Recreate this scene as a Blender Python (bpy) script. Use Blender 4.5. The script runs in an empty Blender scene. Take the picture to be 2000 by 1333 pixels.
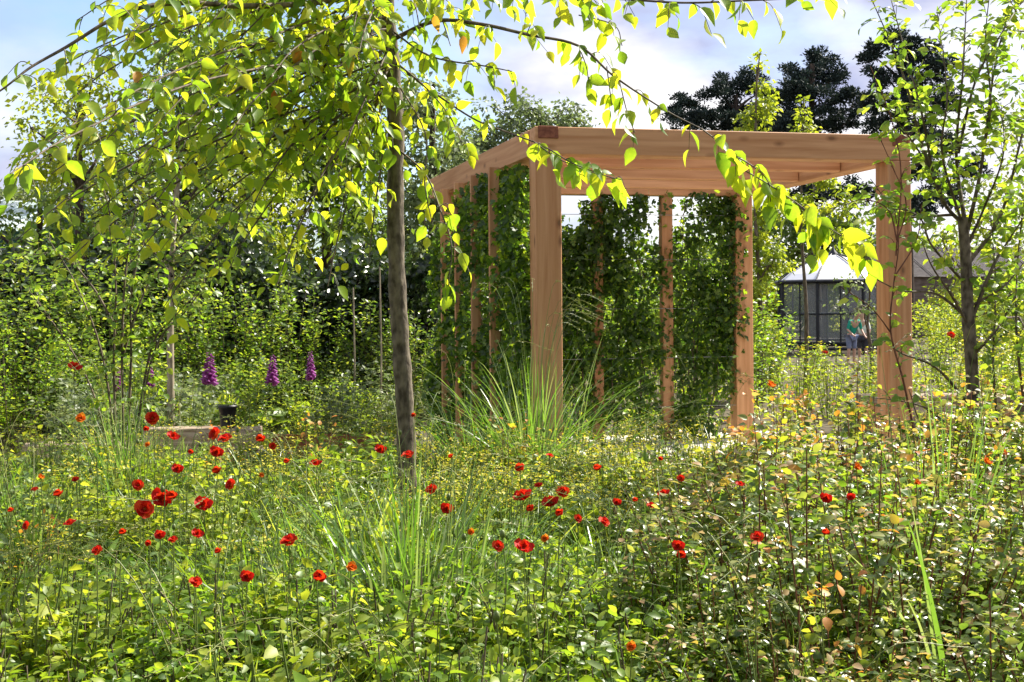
import bpy, bmesh, math, random
import numpy as np
from mathutils import Vector, Matrix
rad = math.radians
S = bpy.context.scene
COL = S.collection
rng = np.random.default_rng(7)
random.seed(7)

# ------------------------------------------------------------ camera, sky, sun
EYE = 1.43
FPX = 2250.0            # focal length in pixels of the 2000 px wide photo
HX, HY = 1000.0, 590.0  # principal point / horizon row
ROLL = rad(0.45)
cd = bpy.data.cameras.new('camera')
cam = bpy.data.objects.new('camera', cd)
COL.objects.link(cam)
cd.sensor_width = 36.0
cd.lens = FPX * 36.0 / 2000.0
cd.shift_y = -(666.5 - HY) / 2000.0
cd.clip_end = 2000
cd.clip_start = 0.05
cam.matrix_world = Matrix.Translation((0, 0, EYE)) @ Matrix.Rotation(rad(90), 4, 'X') @ Matrix.Rotation(-ROLL, 4, 'Z')
S.camera = cam

SUN_AZ, SUN_EL = 54.0, 44.0
w = bpy.data.worlds.new("World"); S.world = w; w.use_nodes = True
nt = w.node_tree; N = nt.nodes; L = nt.links
bg = N['Background']; bg.inputs[1].default_value = 0.088
sky = N.new('ShaderNodeTexSky'); sky.sky_type = 'NISHITA'; sky.sun_disc = False
sky.sun_elevation = rad(SUN_EL); sky.sun_rotation = rad(SUN_AZ); sky.dust_density = 1.2; sky.ozone_density = 2.0
tc = N.new('ShaderNodeTexCoord')
mp = N.new('ShaderNodeMapping'); mp.inputs['Scale'].default_value = (1.0, 1.0, 2.3); mp.inputs['Location'].default_value = (0.33, 0.1, 0.45)
nz = N.new('ShaderNodeTexNoise'); nz.inputs['Scale'].default_value = 2.6; nz.inputs['Detail'].default_value = 9; nz.inputs['Roughness'].default_value = 0.53
cr = N.new('ShaderNodeValToRGB'); cr.color_ramp.elements[0].position = 0.36; cr.color_ramp.elements[1].position = 0.52
nz2 = N.new('ShaderNodeTexNoise'); nz2.inputs['Scale'].default_value = 4.2; nz2.inputs['Detail'].default_value = 6
mp2 = N.new('ShaderNodeMapping'); mp2.inputs['Scale'].default_value = (1, 1, 2.0); mp2.inputs['Location'].default_value = (3.3, 1.1, 0.2)
cr2 = N.new('ShaderNodeValToRGB')
cr2.color_ramp.elements[0].position = 0.40; cr2.color_ramp.elements[0].color = (2.5, 2.7, 3.9, 1)
cr2.color_ramp.elements[1].position = 0.57; cr2.color_ramp.elements[1].color = (5.7, 5.6, 5.7, 1)
mx = N.new('ShaderNodeMixRGB')
L.new(tc.outputs['Generated'], mp.inputs[0]); L.new(mp.outputs[0], nz.inputs['Vector']); L.new(nz.outputs[0], cr.inputs[0])
L.new(tc.outputs['Generated'], mp2.inputs[0]); L.new(mp2.outputs[0], nz2.inputs['Vector']); L.new(nz2.outputs[0], cr2.inputs[0])
L.new(cr.outputs[0], mx.inputs[0]); L.new(sky.outputs[0], mx.inputs[1]); L.new(cr2.outputs[0], mx.inputs[2])
L.new(mx.outputs[0], bg.inputs[0])

sl = bpy.data.lights.new('sun', 'SUN'); sl.energy = 5.0; sl.angle = rad(0.5); sl.color = (1.0, 0.94, 0.82)
so = bpy.data.objects.new('sun', sl); COL.objects.link(so)
sd = Vector((math.sin(rad(SUN_AZ)) * math.cos(rad(SUN_EL)), math.cos(rad(SUN_AZ)) * math.cos(rad(SUN_EL)), math.sin(rad(SUN_EL))))
so.rotation_euler = sd.to_track_quat('Z', 'Y').to_euler()
so.location = (10, 20, 30)
S.view_settings.view_transform = 'Standard'; S.view_settings.look = 'None'
S.view_settings.gamma = 1; S.view_settings.use_curve_mapping = False
S.view_settings.exposure = 1.36
S.cycles.max_bounces = 7; S.cycles.diffuse_bounces = 3; S.cycles.transmission_bounces = 5; S.cycles.glossy_bounces = 2
S.cycles.transparent_max_bounces = 8
S.cycles.sample_clamp_indirect = 6

cR, sR = math.cos(ROLL), math.sin(ROLL)
def P(px, py, d):
    """world point seen at photo pixel (px,py) at distance d along the view axis"""
    u, v = px - HX, HY - py
    a = u * cR + v * sR; b = -u * sR + v * cR       # undo the camera roll
    return Vector((a * d / FPX, d, EYE + b * d / FPX))
def PX(px, d): return (px - HX) * d / FPX
def PZ(py, d): return EYE + (HY - py) * d / FPX

# ------------------------------------------------------------ materials
def new_mat(name):
    m = bpy.data.materials.new(name); m.use_nodes = True
    t = m.node_tree; return m, t, t.nodes, t.links, t.nodes['Principled BSDF']
def ramp(n, stops):
    r = n.new('ShaderNodeValToRGB'); e = r.color_ramp.elements
    while len(e) < len(stops): e.new(0.5)
    for i, (p, c) in enumerate(stops):
        e[i].position = p; e[i].color = (*c, 1)
    return r
def leaf_mat(name, stops, tstops, transl=0.42, rough=0.45, spec=0.5):
    m, t, n, l, b = new_mat(name)
    at = n.new('ShaderNodeAttribute'); at.attribute_name = 'tint'
    r1 = ramp(n, stops); r2 = ramp(n, tstops)
    co = n.new('ShaderNodeTexCoord'); nz = n.new('ShaderNodeTexNoise'); nz.inputs['Scale'].default_value = 60; nz.inputs['Detail'].default_value = 2
    l.new(co.outputs['Object'], nz.inputs['Vector'])
    ma = n.new('ShaderNodeMath'); ma.operation = 'MULTIPLY_ADD'; ma.inputs[1].default_value = 0.5; ma.inputs[2].default_value = -0.25
    ad = n.new('ShaderNodeMath'); ad.operation = 'ADD'; ad.use_clamp = True
    l.new(nz.outputs[0], ma.inputs[0]); l.new(ma.outputs[0], ad.inputs[0]); l.new(at.outputs['Fac'], ad.inputs[1])
    l.new(ad.outputs[0], r1.inputs[0]); l.new(ad.outputs[0], r2.inputs[0])
    l.new(r1.outputs[0], b.inputs['Base Color']); b.inputs['Roughness'].default_value = rough
    b.inputs['Specular IOR Level'].default_value = spec
    tr = n.new('ShaderNodeBsdfTranslucent'); l.new(r2.outputs[0], tr.inputs[0])
    ms = n.new('ShaderNodeMixShader'); ms.inputs[0].default_value = transl
    l.new(b.outputs[0], ms.inputs[1]); l.new(tr.outputs[0], ms.inputs[2])
    l.new(ms.outputs[0], n['Material Output'].inputs[0])
    return m
def noise_mat(name, c1, c2, scale=8, detail=6, rough=0.8, stretch=(1, 1, 1), bump=0.3, spec=0.3, lo=0.35, hi=0.65, dist=0.01):
    m, t, n, l, b = new_mat(name)
    co = n.new('ShaderNodeTexCoord'); mp = n.new('ShaderNodeMapping'); mp.inputs['Scale'].default_value = stretch
    z = n.new('ShaderNodeTexNoise'); z.inputs['Scale'].default_value = scale; z.inputs['Detail'].default_value = detail
    l.new(co.outputs['Object'], mp.inputs[0]); l.new(mp.outputs[0], z.inputs['Vector'])
    r = ramp(n, [(lo, c1), (hi, c2)]); l.new(z.outputs[0], r.inputs[0]); l.new(r.outputs[0], b.inputs['Base Color'])
    b.inputs['Roughness'].default_value = rough; b.inputs['Specular IOR Level'].default_value = spec
    if bump:
        bp = n.new('ShaderNodeBump'); bp.inputs['Strength'].default_value = bump; bp.inputs['Distance'].default_value = dist
        l.new(z.outputs[0], bp.inputs['Height']); l.new(bp.outputs[0], b.inputs['Normal'])
    return m
def wood_mat(name, axis, ca, cb, knots=True):
    """sawn fir: long growth streaks along the given axis, a few knots"""
    m, t, n, l, b = new_mat(name)
    co = n.new('ShaderNodeTexCoord'); mp = n.new('ShaderNodeMapping')
    sc = [14, 14, 14]; sc[axis] = 0.7; mp.inputs['Scale'].default_value = sc
    oi = n.new('ShaderNodeObjectInfo'); ad = n.new('ShaderNodeVectorMath'); ad.operation = 'ADD'
    l.new(co.outputs['Object'], ad.inputs[0]); l.new(oi.outputs['Random'], ad.inputs[1]); l.new(ad.outputs[0], mp.inputs[0])
    z = n.new('ShaderNodeTexNoise'); z.inputs['Scale'].default_value = 1.6; z.inputs['Detail'].default_value = 7; z.inputs['Distortion'].default_value = 0.6
    l.new(mp.outputs[0], z.inputs['Vector'])
    r = ramp(n, [(0.3, ca), (0.68, cb)]); l.new(z.outputs[0], r.inputs[0])
    out = r.outputs[0]
    if knots:
        mp3 = n.new('ShaderNodeMapping'); s3 = [6.5, 6.5, 6.5]; s3[axis] = 3.2; mp3.inputs['Scale'].default_value = s3
        l.new(ad.outputs[0], mp3.inputs[0])
        v = n.new('ShaderNodeTexVoronoi'); v.inputs['Scale'].default_value = 1.0; l.new(mp3.outputs[0], v.inputs['Vector'])
        r3 = ramp(n, [(0.06, (0.28, 0.25, 0.22)), (0.10, (0.62, 0.55, 0.5)), (0.2, (1, 1, 1))]); l.new(v.outputs['Distance'], r3.inputs[0])
        mm = n.new('ShaderNodeMixRGB'); mm.blend_type = 'MULTIPLY'; mm.inputs[0].default_value = 0.8
        l.new(out, mm.inputs[1]); l.new(r3.outputs[0], mm.inputs[2]); out = mm.outputs[0]
    hv = n.new('ShaderNodeHueSaturation'); l.new(out, hv.inputs['Color'])
    mr = n.new('ShaderNodeMapRange'); mr.inputs[3].default_value = 0.78; mr.inputs[4].default_value = 1.12
    l.new(oi.outputs['Random'], mr.inputs[0]); l.new(mr.outputs[0], hv.inputs['Value'])
    l.new(hv.outputs[0], b.inputs['Base Color'])
    b.inputs['Roughness'].default_value = 0.62; b.inputs['Specular IOR Level'].default_value = 0.3
    bp = n.new('ShaderNodeBump'); bp.inputs['Strength'].default_value = 0.25; bp.inputs['Distance'].default_value = 0.004
    l.new(z.outputs[0], bp.inputs['Height']); l.new(bp.outputs[0], b.inputs['Normal'])
    return m
FIR_A, FIR_B = (0.43, 0.195, 0.082), (0.62, 0.335, 0.17)
M = {}
M['fir_x'] = wood_mat('fir_x', 0, FIR_A, FIR_B)
M['fir_y'] = wood_mat('fir_y', 1, FIR_A, FIR_B)
M['fir_z'] = wood_mat('fir_z', 2, FIR_A, FIR_B)
M['endgrain'] = noise_mat('end_grain', (0.16, 0.05, 0.03), (0.30, 0.11, 0.06), 30, rough=0.8, bump=0.1)
M['bark'] = noise_mat('bark_grey', (0.055, 0.042, 0.03), (0.20, 0.165, 0.12), 22, 9, 0.85, (1.6, 1.6, .8), 0.8, dist=0.01)
M['bark_thin'] = noise_mat('bark_twig', (0.06, 0.045, 0.03), (0.17, 0.13, 0.09), 12, 5, 0.7, (3, 3, 1), 0.3)
M['bark_pale'] = noise_mat('bark_pale', (0.20, 0.16, 0.11), (0.40, 0.34, 0.25), 12, 5, 0.7, (3, 3, 1), 0.3)
M['bark_dark'] = noise_mat('bark_dark', (0.03, 0.022, 0.018), (0.10, 0.07, 0.05), 6, 6, 0.9, (3, 3, 1), 0.5)
M['twig_red'] = noise_mat('twig_red', (0.10, 0.035, 0.02), (0.22, 0.09, 0.05), 20, 4, 0.6, bump=0.1)
M['soil'] = noise_mat('soil', (0.045, 0.032, 0.02), (0.10, 0.08, 0.045), 5, 10, 0.95, bump=0.8, dist=0.03)
M['gravel'] = noise_mat('gravel', (0.46, 0.42, 0.37), (0.74, 0.70, 0.64), 55, 5, 0.9, bump=0.9, dist=0.012)
M['sleeper'] = noise_mat('weathered_sleeper', (0.16, 0.11, 0.07), (0.42, 0.34, 0.25), 5, 7, 0.85, (0.6, 8, 8), 0.5)
M['rust'] = noise_mat('rusty_steel', (0.16, 0.05, 0.025), (0.30, 0.11, 0.05), 12, 6, 0.8, bump=0.2)
M['stone'] = noise_mat('cut_stone', (0.36, 0.27, 0.22), (0.52, 0.42, 0.35), 9, 8, 0.85, bump=0.4)
M['pebble'] = noise_mat('grey_pebble', (0.30, 0.29, 0.32), (0.50, 0.48, 0.50), 9, 4, 0.8, bump=0.2)
M['pot'] = noise_mat('black_pot', (0.008, 0.008, 0.010), (0.016, 0.016, 0.018), 9, 2, 0.45, bump=0)
M['dark_metal'] = noise_mat('dark_metal', (0.016, 0.018, 0.024), (0.028, 0.03, 0.04), 9, 2, 0.4, bump=0)
M['white_roof'] = noise_mat('white_roof', (0.70, 0.71, 0.76), (0.80, 0.80, 0.84), 3, 3, 0.5, bump=0)
M['teal_roof'] = noise_mat('teal_roof', (0.50, 0.62, 0.60), (0.68, 0.75, 0.74), 1.5, 5, 0.5, bump=0)
M['green_wall'] = noise_mat('green_wall', (0.02, 0.08, 0.055), (0.04, 0.12, 0.085), 2, 5, 0.6, bump=0)
M['wall_brown'] = noise_mat('wall_brown', (0.12, 0.09, 0.075), (0.22, 0.175, 0.15), 5, 8, 0.9, (1, 1, 3), 0.3)
M['slate'] = noise_mat('slate_roof', (0.07, 0.06, 0.065), (0.13, 0.115, 0.12), 6, 6, 0.8, bump=0.2)
M['wire'] = noise_mat('steel_wire', (0.25, 0.25, 0.25), (0.4, 0.4, 0.4), 9, 2, 0.4, bump=0)
M['skin'] = noise_mat('skin', (0.50, 0.30, 0.22), (0.56, 0.35, 0.26), 9, 2, 0.5, bump=0)
M['hair'] = noise_mat('hair', (0.06, 0.03, 0.015), (0.12, 0.06, 0.03), 30, 4, 0.5, bump=0.2)
M['cloth_teal'] = noise_mat('cloth_teal', (0.01, 0.26, 0.17), (0.02, 0.34, 0.24), 12, 4, 0.8, bump=0.1)
M['cloth_white'] = noise_mat('cloth_white', (0.7, 0.75, 0.68), (0.8, 0.82, 0.78), 12, 4, 0.8, bump=0.1)
M['cloth_blue'] = noise_mat('cloth_blue', (0.14, 0.17, 0.28), (0.22, 0.25, 0.38), 12, 4, 0.8, bump=0.1)
M['cloth_dark'] = noise_mat('cloth_dark', (0.03, 0.03, 0.04), (0.06, 0.06, 0.08), 12, 4, 0.8, bump=0.1)
mg, t_, n_, l_, b_ = new_mat('glass')
b_.inputs['Base Color'].default_value = (0.34, 0.38, 0.42, 1); b_.inputs['Roughness'].default_value = 0.08
b_.inputs['Alpha'].default_value = 0.3; M['glass'] = mg

def lm(name, a, b, c, ta, tb, tc_, **k):
    M[name] = leaf_mat(name, [(0.0, a), (0.55, b), (1.0, c)], [(0.0, ta), (0.55, tb), (1.0, tc_)], **k)
lm('hornbeam_leaf', (.06, .13, .010), (.14, .23, .014), (.30, .34, .02), (.28, .50, .02), (.58, .76, .03), (.95, .90, .03), transl=.56, rough=.42)
lm('sapling_leaf', (.06, .12, .015), (.11, .19, .022), (.22, .30, .035), (.22, .42, .02), (.42, .62, .03), (.72, .80, .05), transl=.46)
lm('bushy_leaf', (.045, .085, .02), (.09, .145, .025), (.19, .24, .045), (.14, .27, .02), (.32, .46, .04), (.60, .66, .06), transl=.42, rough=.4)
lm('grey_leaf', (.09, .12, .055), (.15, .19, .09), (.26, .30, .15), (.14, .21, .06), (.26, .34, .10), (.42, .48, .16), transl=.36, rough=.5)
lm('lime_leaf', (.11, .17, .015), (.20, .27, .022), (.32, .36, .04), (.30, .42, .02), (.52, .60, .03), (.74, .76, .05), transl=.45, rough=.5)
lm('laurel_leaf', (.018, .034, .012), (.035, .062, .018), (.09, .13, .03), (.03, .06, .01), (.08, .14, .02), (.20, .28, .03), transl=.25, rough=.3, spec=.6)
lm('vine_leaf', (.025, .055, .010), (.05, .10, .016), (.12, .20, .025), (.10, .22, .012), (.28, .48, .02), (.60, .74, .03), transl=.42, rough=.45)
lm('pine_needle', (.022, .034, .032), (.034, .052, .046), (.06, .08, .07), (.012, .02, .012), (.02, .035, .02), (.03, .05, .03), transl=.12, rough=.7, spec=.2)
lm('grass_blade', (.075, .15, .012), (.15, .25, .02), (.28, .34, .04), (.26, .48, .02), (.48, .68, .03), (.72, .78, .08), transl=.46, rough=.45, spec=.4)
lm('reed_blade', (.06, .13, .025), (.11, .20, .04), (.28, .34, .14), (.16, .36, .02), (.30, .52, .05), (.5, .6, .16), transl=.36, rough=.33, spec=.6)
lm('herb_leaf', (.07, .13, .012), (.14, .22, .02), (.28, .33, .04), (.26, .42, .02), (.48, .62, .03), (.74, .76, .05), transl=.44, rough=.42, spec=.4)
lm('grey_herb_leaf', (.09, .15, .04), (.16, .24, .07), (.30, .36, .15), (.18, .32, .05), (.34, .48, .08), (.52, .60, .14), transl=.38, rough=.4)
lm('spirea_leaf', (.05, .09, .015), (.10, .15, .025), (.26, .27, .08), (.14, .26, .02), (.32, .46, .04), (.60, .62, .08), transl=.40, rough=.33, spec=.6)
lm('bronze_leaf', (.20, .18, .05), (.38, .24, .13), (.50, .34, .12), (.30, .36, .05), (.52, .42, .10), (.75, .55, .08), transl=.42, rough=.42)
lm('orange_leaf', (.40, .30, .05), (.52, .26, .05), (.60, .20, .04), (.60, .48, .03), (.70, .36, .04), (.75, .24, .03), transl=.45, rough=.5)
lm('yellow_petal', (.42, .42, .04), (.58, .52, .04), (.68, .55, .05), (.50, .52, .03), (.65, .60, .03), (.72, .58, .04), transl=.4, rough=.6)
lm('poppy_petal', (.42, .010, .008), (.58, .018, .010), (.66, .055, .012), (.50, .008, .005), (.72, .02, .008), (.80, .08, .01), transl=.42, rough=.55, spec=.2)
lm('orange_petal', (.60, .09, .012), (.68, .15, .015), (.72, .26, .02), (.7, .1, .01), (.78, .18, .01), (.8, .3, .02), transl=.42, rough=.55, spec=.2)
lm("foxglove_petal", (.16, .025, .15), (.25, .05, .24), (.40, .13, .38), (.3, .03, .25), (.42, .06, .36), (.55, .14, .5), transl=.35, rough=.5)
lm('stem_green', (.09, .14, .03), (.15, .20, .045), (.30, .28, .08), (.1, .16, .02), (.2, .28, .04), (.3, .36, .06), transl=.2, rough=.5)

# ------------------------------------------------------------ mesh builders
class Batch:
    def __init__(s): s.v = []; s.f = []; s.t = []; s.n = 0
    def add(s, v, f, t):
        s.v.append(np.asarray(v, np.float32).reshape(-1, 3)); s.f.append(np.asarray(f, np.int32).reshape(-1, 3) + s.n)
        s.t.append(np.asarray(t, np.float32).reshape(-1)); s.n += len(s.v[-1])
    def mesh(s, name, smooth=True):
        v = np.concatenate(s.v); f = np.concatenate(s.f); t = np.concatenate(s.t)
        me = bpy.data.meshes.new(name)
        me.vertices.add(len(v)); me.vertices.foreach_set('co', v.ravel())
        me.loops.add(f.size); me.loops.foreach_set('vertex_index', f.ravel())
        me.polygons.add(len(f)); me.polygons.foreach_set('loop_start', np.arange(0, f.size, 3, dtype=np.int32))
        if smooth: me.polygons.foreach_set('use_smooth', np.ones(len(f), bool))
        me.update(calc_edges=True)
        a = me.attributes.new('tint', 'FLOAT', 'POINT'); a.data.foreach_set('value', np.clip(t, 0, 1))
        return me
    def build(s, name, mat, parent=None, loc=None):
        if not s.v: return None
        me = s.mesh(name); me.materials.append(mat)
        return link(name, me, parent, loc)
def link(name, me, parent=None, loc=None):
    o = bpy.data.objects.new(name, me); COL.objects.link(o)
    if parent is not None: o.parent = parent
    if loc is not None: o.location = loc
    return o
def tag(o, label=None, cat=None, group=None, kind=None):
    if label: o['label'] = label
    if cat: o['category'] = cat
    if group: o['group'] = group
    if kind: o['kind'] = kind
    return o
def thing(name, label, cat, loc=(0, 0, 0), rz=0, group=None, sc=1):
    o = bpy.data.objects.new(name, None); COL.objects.link(o); o.empty_display_size = 0.1
    o.location = loc; o.rotation_euler = (0, 0, rz); o.scale = (sc, sc, sc)
    return tag(o, label, cat, group)
def copy_thing(o, loc, rz=0, sc=1, label=None, group=None):
    c = o.copy(); COL.objects.link(c); c.location = loc; c.rotation_euler = (0, 0, rz)
    c.scale = sc if hasattr(sc, '__len__') else (sc, sc, sc)
    if label: c['label'] = label
    if group: c['group'] = group
    for ch in list(o.children):
        k = ch.copy(); COL.objects.link(k); k.parent = c
        for g in list(ch.children):
            q = g.copy(); COL.objects.link(q); q.parent = k
    return c

def nrm(a): return a / np.maximum(np.linalg.norm(a, axis=-1, keepdims=True), 1e-9)
def rvec(n, s=1.0): return rng.normal(0, s, (n, 3))

# leaf templates: u along, v across, w up ; triangles
def tmpl(rows, fold=0.12, bend=0.18, tip=True):
    V = []; F = []
    for (u, h) in rows:
        b = -bend * u * u
        if h == 0: V.append((u, 0, b))
        else: V += [(u, -h, b + fold * h), (u, 0, b), (u, h, b + fold * h)]
    idx = 0; prev = None
    for (u, h) in rows:
        cur = [idx] if h == 0 else [idx, idx + 1, idx + 2]; idx += len(cur)
        if prev is not None:
            if len(prev) == 1 and len(cur) == 3: F += [(prev[0], cur[1], cur[0]), (prev[0], cur[2], cur[1])]
            elif len(prev) == 3 and len(cur) == 1: F += [(prev[0], prev[1], cur[0]), (prev[1], prev[2], cur[0])]
            else:
                for a in (0, 1): F += [(prev[a], prev[a + 1], cur[a + 1]), (prev[a], cur[a + 1], cur[a])]
        prev = cur
    return np.array(V, float), np.array(F, int)
T_BIG = tmpl([(0, 0), (.10, .17), (.32, .31), (.58, .29), (.82, .14), (1.05, 0)], .38, .26)
T_MED = tmpl([(0, 0), (.3, .34), (.7, .26), (1, 0)], .3, .2)
T_OVAL = tmpl([(0, 0), (.16, .20), (.42, .31), (.72, .22), (1, 0)], .3, .3)
T_KITE = (np.array([(0, 0, 0), (.42, -.32, .06), (.42, .32, .06), (1, 0, -.12)], float), np.array([(0, 3, 1), (0, 2, 3)]))
T_LANCE = tmpl([(0, 0), (.3, .13), (.7, .11), (1, 0)], .3, .35)
T_NEEDLE = (np.array([(0, -.05, 0), (0, .05, 0), (1, 0, 0)], float), np.array([(0, 1, 2)]))
T_PALM = (np.array([(0, 0, 0), (.05, -.42, .05), (.42, -.5, .0), (.40, -.2, .06), (.72, -.30, 0), (1, 0, -.08), (.72, .30, 0), (.40, .2, .06), (.42, .5, .0), (.05, .42, .05)], float),
          np.array([(0, 2, 1), (0, 3, 2), (0, 4, 3), (0, 5, 4), (0, 6, 5), (0, 7, 6), (0, 8, 7), (0, 9, 8)]))

def leaves(B, T, pos, dirs, norms, length, width=1.0, tint=None):
    pos = np.asarray(pos, float); n = len(pos)
    if n == 0: return
    X = nrm(np.asarray(dirs, float)); Z = np.asarray(norms, float); Z = nrm(Z - (Z * X).sum(1, keepdims=True) * X); Y = np.cross(Z, X)
    Ln = np.broadcast_to(np.asarray(length, float), (n,))[:, None, None]; Wd = np.broadcast_to(np.asarray(width, float), (n,))[:, None, None]
    V, F = T
    P_ = pos[:, None, :] + Ln * (V[None, :, 0:1] * X[:, None, :] + Wd * V[None, :, 1:2] * Y[:, None, :] + V[None, :, 2:3] * Z[:, None, :])
    k = len(V); FF = (F[None] + (np.arange(n) * k)[:, None, None])
    if tint is None: tint = rng.random(n)
    B.add(P_, FF, np.repeat(tint, k))

def blades(B, base, height, lean_dir, lean, width, seg=5, tint=None, droop=1.8):
    """grass blades: arcs that start upright and bend over towards lean_dir"""
    n = len(base); base = np.asarray(base, float)
    u = np.linspace(0, 1, seg + 1)[None, :, None]
    H = np.broadcast_to(np.asarray(height, float), (n,))[:, None, None]; Ln = np.broadcast_to(np.asarray(lean, float), (n,))[:, None, None]
    D = np.zeros((n, 1, 3)); D[:, 0, 0] = np.cos(lean_dir); D[:, 0, 1] = np.sin(lean_dir)
    ctr = base[:, None, :] + D * (Ln * H * u ** droop)
    zz = H * (u - 0.42 * np.minimum(Ln, 1.6) * u ** 3)
    ctr = ctr + np.concatenate([np.zeros_like(zz), np.zeros_like(zz), zz], 2)
    side = np.zeros((n, 1, 3)); a = lean_dir + rng.normal(np.pi / 2, .5, n); side[:, 0, 0] = np.cos(a); side[:, 0, 1] = np.sin(a)
    W = np.broadcast_to(np.asarray(width, float), (n,))[:, None, None] * (1 - u ** 2) * 0.5
    Lf = ctr - side * W; Rt = ctr + side * W
    V = np.stack([Lf, Rt], 2).reshape(n, -1, 3)
    f = []
    for i in range(seg):
        a0, b0, a1, b1 = 2 * i, 2 * i + 1, 2 * i + 2, 2 * i + 3
        f.append((a0, b0, b1))
        f.append((a0, b1, a1))
    f = np.array(f[:-1] if False else f); k = 2 * (seg + 1)
    FF = f[None] + (np.arange(n) * k)[:, None, None]
    if tint is None: tint = rng.random(n)
    B.add(V, FF, np.repeat(tint, k))

def smooth_path(pts, n=None):
    """Catmull-Rom through the points"""
    p = np.array([tuple(q) for q in pts], float)
    if len(p) < 3: return p
    n = n or 5
    e = np.vstack([2 * p[0] - p[1], p, 2 * p[-1] - p[-2]]); out = []
    for i in range(1, len(e) - 2):
        for t in np.linspace(0, 1, n, endpoint=False):
            a, b, c, d = e[i - 1], e[i], e[i + 1], e[i + 2]
            out.append(0.5 * ((2 * b) + (-a + c) * t + (2 * a - 5 * b + 4 * c - d) * t * t + (-a + 3 * b - 3 * c + d) * t ** 3))
    out.append(p[-1]); return np.array(out)
def tube(B, pts, r0, r1=None, sides=6, tint=0.5):
    p = np.asarray(pts, float); n = len(p)
    if r1 is None: r1 = r0
    r = r0 if hasattr(r0, '__len__') else r0 + (r1 - r0) * (np.linspace(0, 1, n) ** 0.9)
    r = np.asarray(r, float)
    d = nrm(np.gradient(p, axis=0)); ref = np.where(np.abs(d[:, 2:3]) > .9, np.array([[1., 0, 0]]), np.array([[0, 0, 1.]]))
    ref = np.array([[0.31, 0.9, 0.05]]) if np.abs(d[:, 2]).mean() > .6 else np.array([[0.05, 0.1, 1.]])
    a = nrm(np.cross(d, np.broadcast_to(ref, d.shape))); b = np.cross(d, a)
    th = np.linspace(0, 2 * np.pi, sides, endpoint=False)
    V = p[:, None, :] + r[:, None, None] * (np.cos(th)[None, :, None] * a[:, None, :] + np.sin(th)[None, :, None] * b[:, None, :])
    F = []
    for i in range(n - 1):
        for j in range(sides):
            q = (j + 1) % sides
            F += [(i * sides + j, i * sides + q, (i + 1) * sides + q), (i * sides + j, (i + 1) * sides + q, (i + 1) * sides + j)]
    B.add(V, F, np.full(n * sides, tint))

def bm_obj(name, bm, mat, parent=None, loc=None, bevel=0):
    me = bpy.data.meshes.new(name)
    if bevel: bmesh.ops.bevel(bm, geom=bm.edges[:], offset=bevel, segments=1, affect='EDGES')
    bm.normal_update(); bm.to_mesh(me); bm.free(); me.materials.append(mat)
    return link(name, me, parent, loc)
def box_bm(x0, x1, y0, y1, z0, z1, bm=None):
    bm = bm or bmesh.new()
    r = bmesh.ops.create_cube(bm, size=1)
    for v in r['verts']:
        v.co = Vector((x0 + (v.co.x + .5) * (x1 - x0), y0 + (v.co.y + .5) * (y1 - y0), z0 + (v.co.z + .5) * (z1 - z0)))
    return bm
def box(name, x0, x1, y0, y1, z0, z1, mat, parent=None, bevel=0.004):
    """box whose object origin sits at its own corner so that the grain runs with it"""
    return bm_obj(name, box_bm(0, x1 - x0, 0, y1 - y0, 0, z1 - z0), mat, parent, (x0, y0, z0), bevel)

# ------------------------------------------------------------ ground
def ground_sheet(name, x0, x1, y0, y1, z, nx, ny, mat, amp):
    xs = np.linspace(x0, x1, nx); ys = np.linspace(y0, y1, ny); X, Y = np.meshgrid(xs, ys)
    Z = z + amp * (np.sin(X * 1.3 + .4) * np.cos(Y * 1.1) + .5 * np.sin(X * 3.1 + Y * 2.3))
    V = np.stack([X, Y, Z], 2).reshape(-1, 3); F = []
    for j in range(ny - 1):
        for i in range(nx - 1):
            a = j * nx + i; F += [(a, a + 1, a + nx + 1), (a, a + nx + 1, a + nx)]
    B = Batch(); B.add(V, F, np.zeros(len(V))); return B.build(name, mat)

g = ground_sheet('ground', -300, 300, -30, 500, 0, 2, 2, M['soil'], 0); tag(g, kind='structure')
def outline_sheet(name, pts, z, mat):
    bm = bmesh.new(); vs = []
    n = len(pts)
    for i in range(n):
        a = Vector(pts[i]); b = Vector(pts[(i + 1) % n]); k = max(2, int((b - a).length / .35))
        for j in range(k):
            p = a.lerp(b, j / k); vs.append(bm.verts.new((p.x + random.uniform(-.05, .05), p.y + random.uniform(-.05, .05), z)))
    f = bm.faces.new(vs); 
    if f.normal.z < 0: f.normal_flip()
    bmesh.ops.triangulate(bm, faces=[f]); o = bm_obj(name, bm, mat); tag(o, kind='structure'); return o
outline_sheet('gravel_path', [(-9, 7.5), (-.7, 7.7), (.3, 8.0), (3.4, 8.5), (9, 9.0), (9, 10.6), (5.2, 10.8), (2.7, 12.5), (-.7, 11.9), (-.3, 9.2), (-9, 9.15)], 0.006, M['gravel'])

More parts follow.
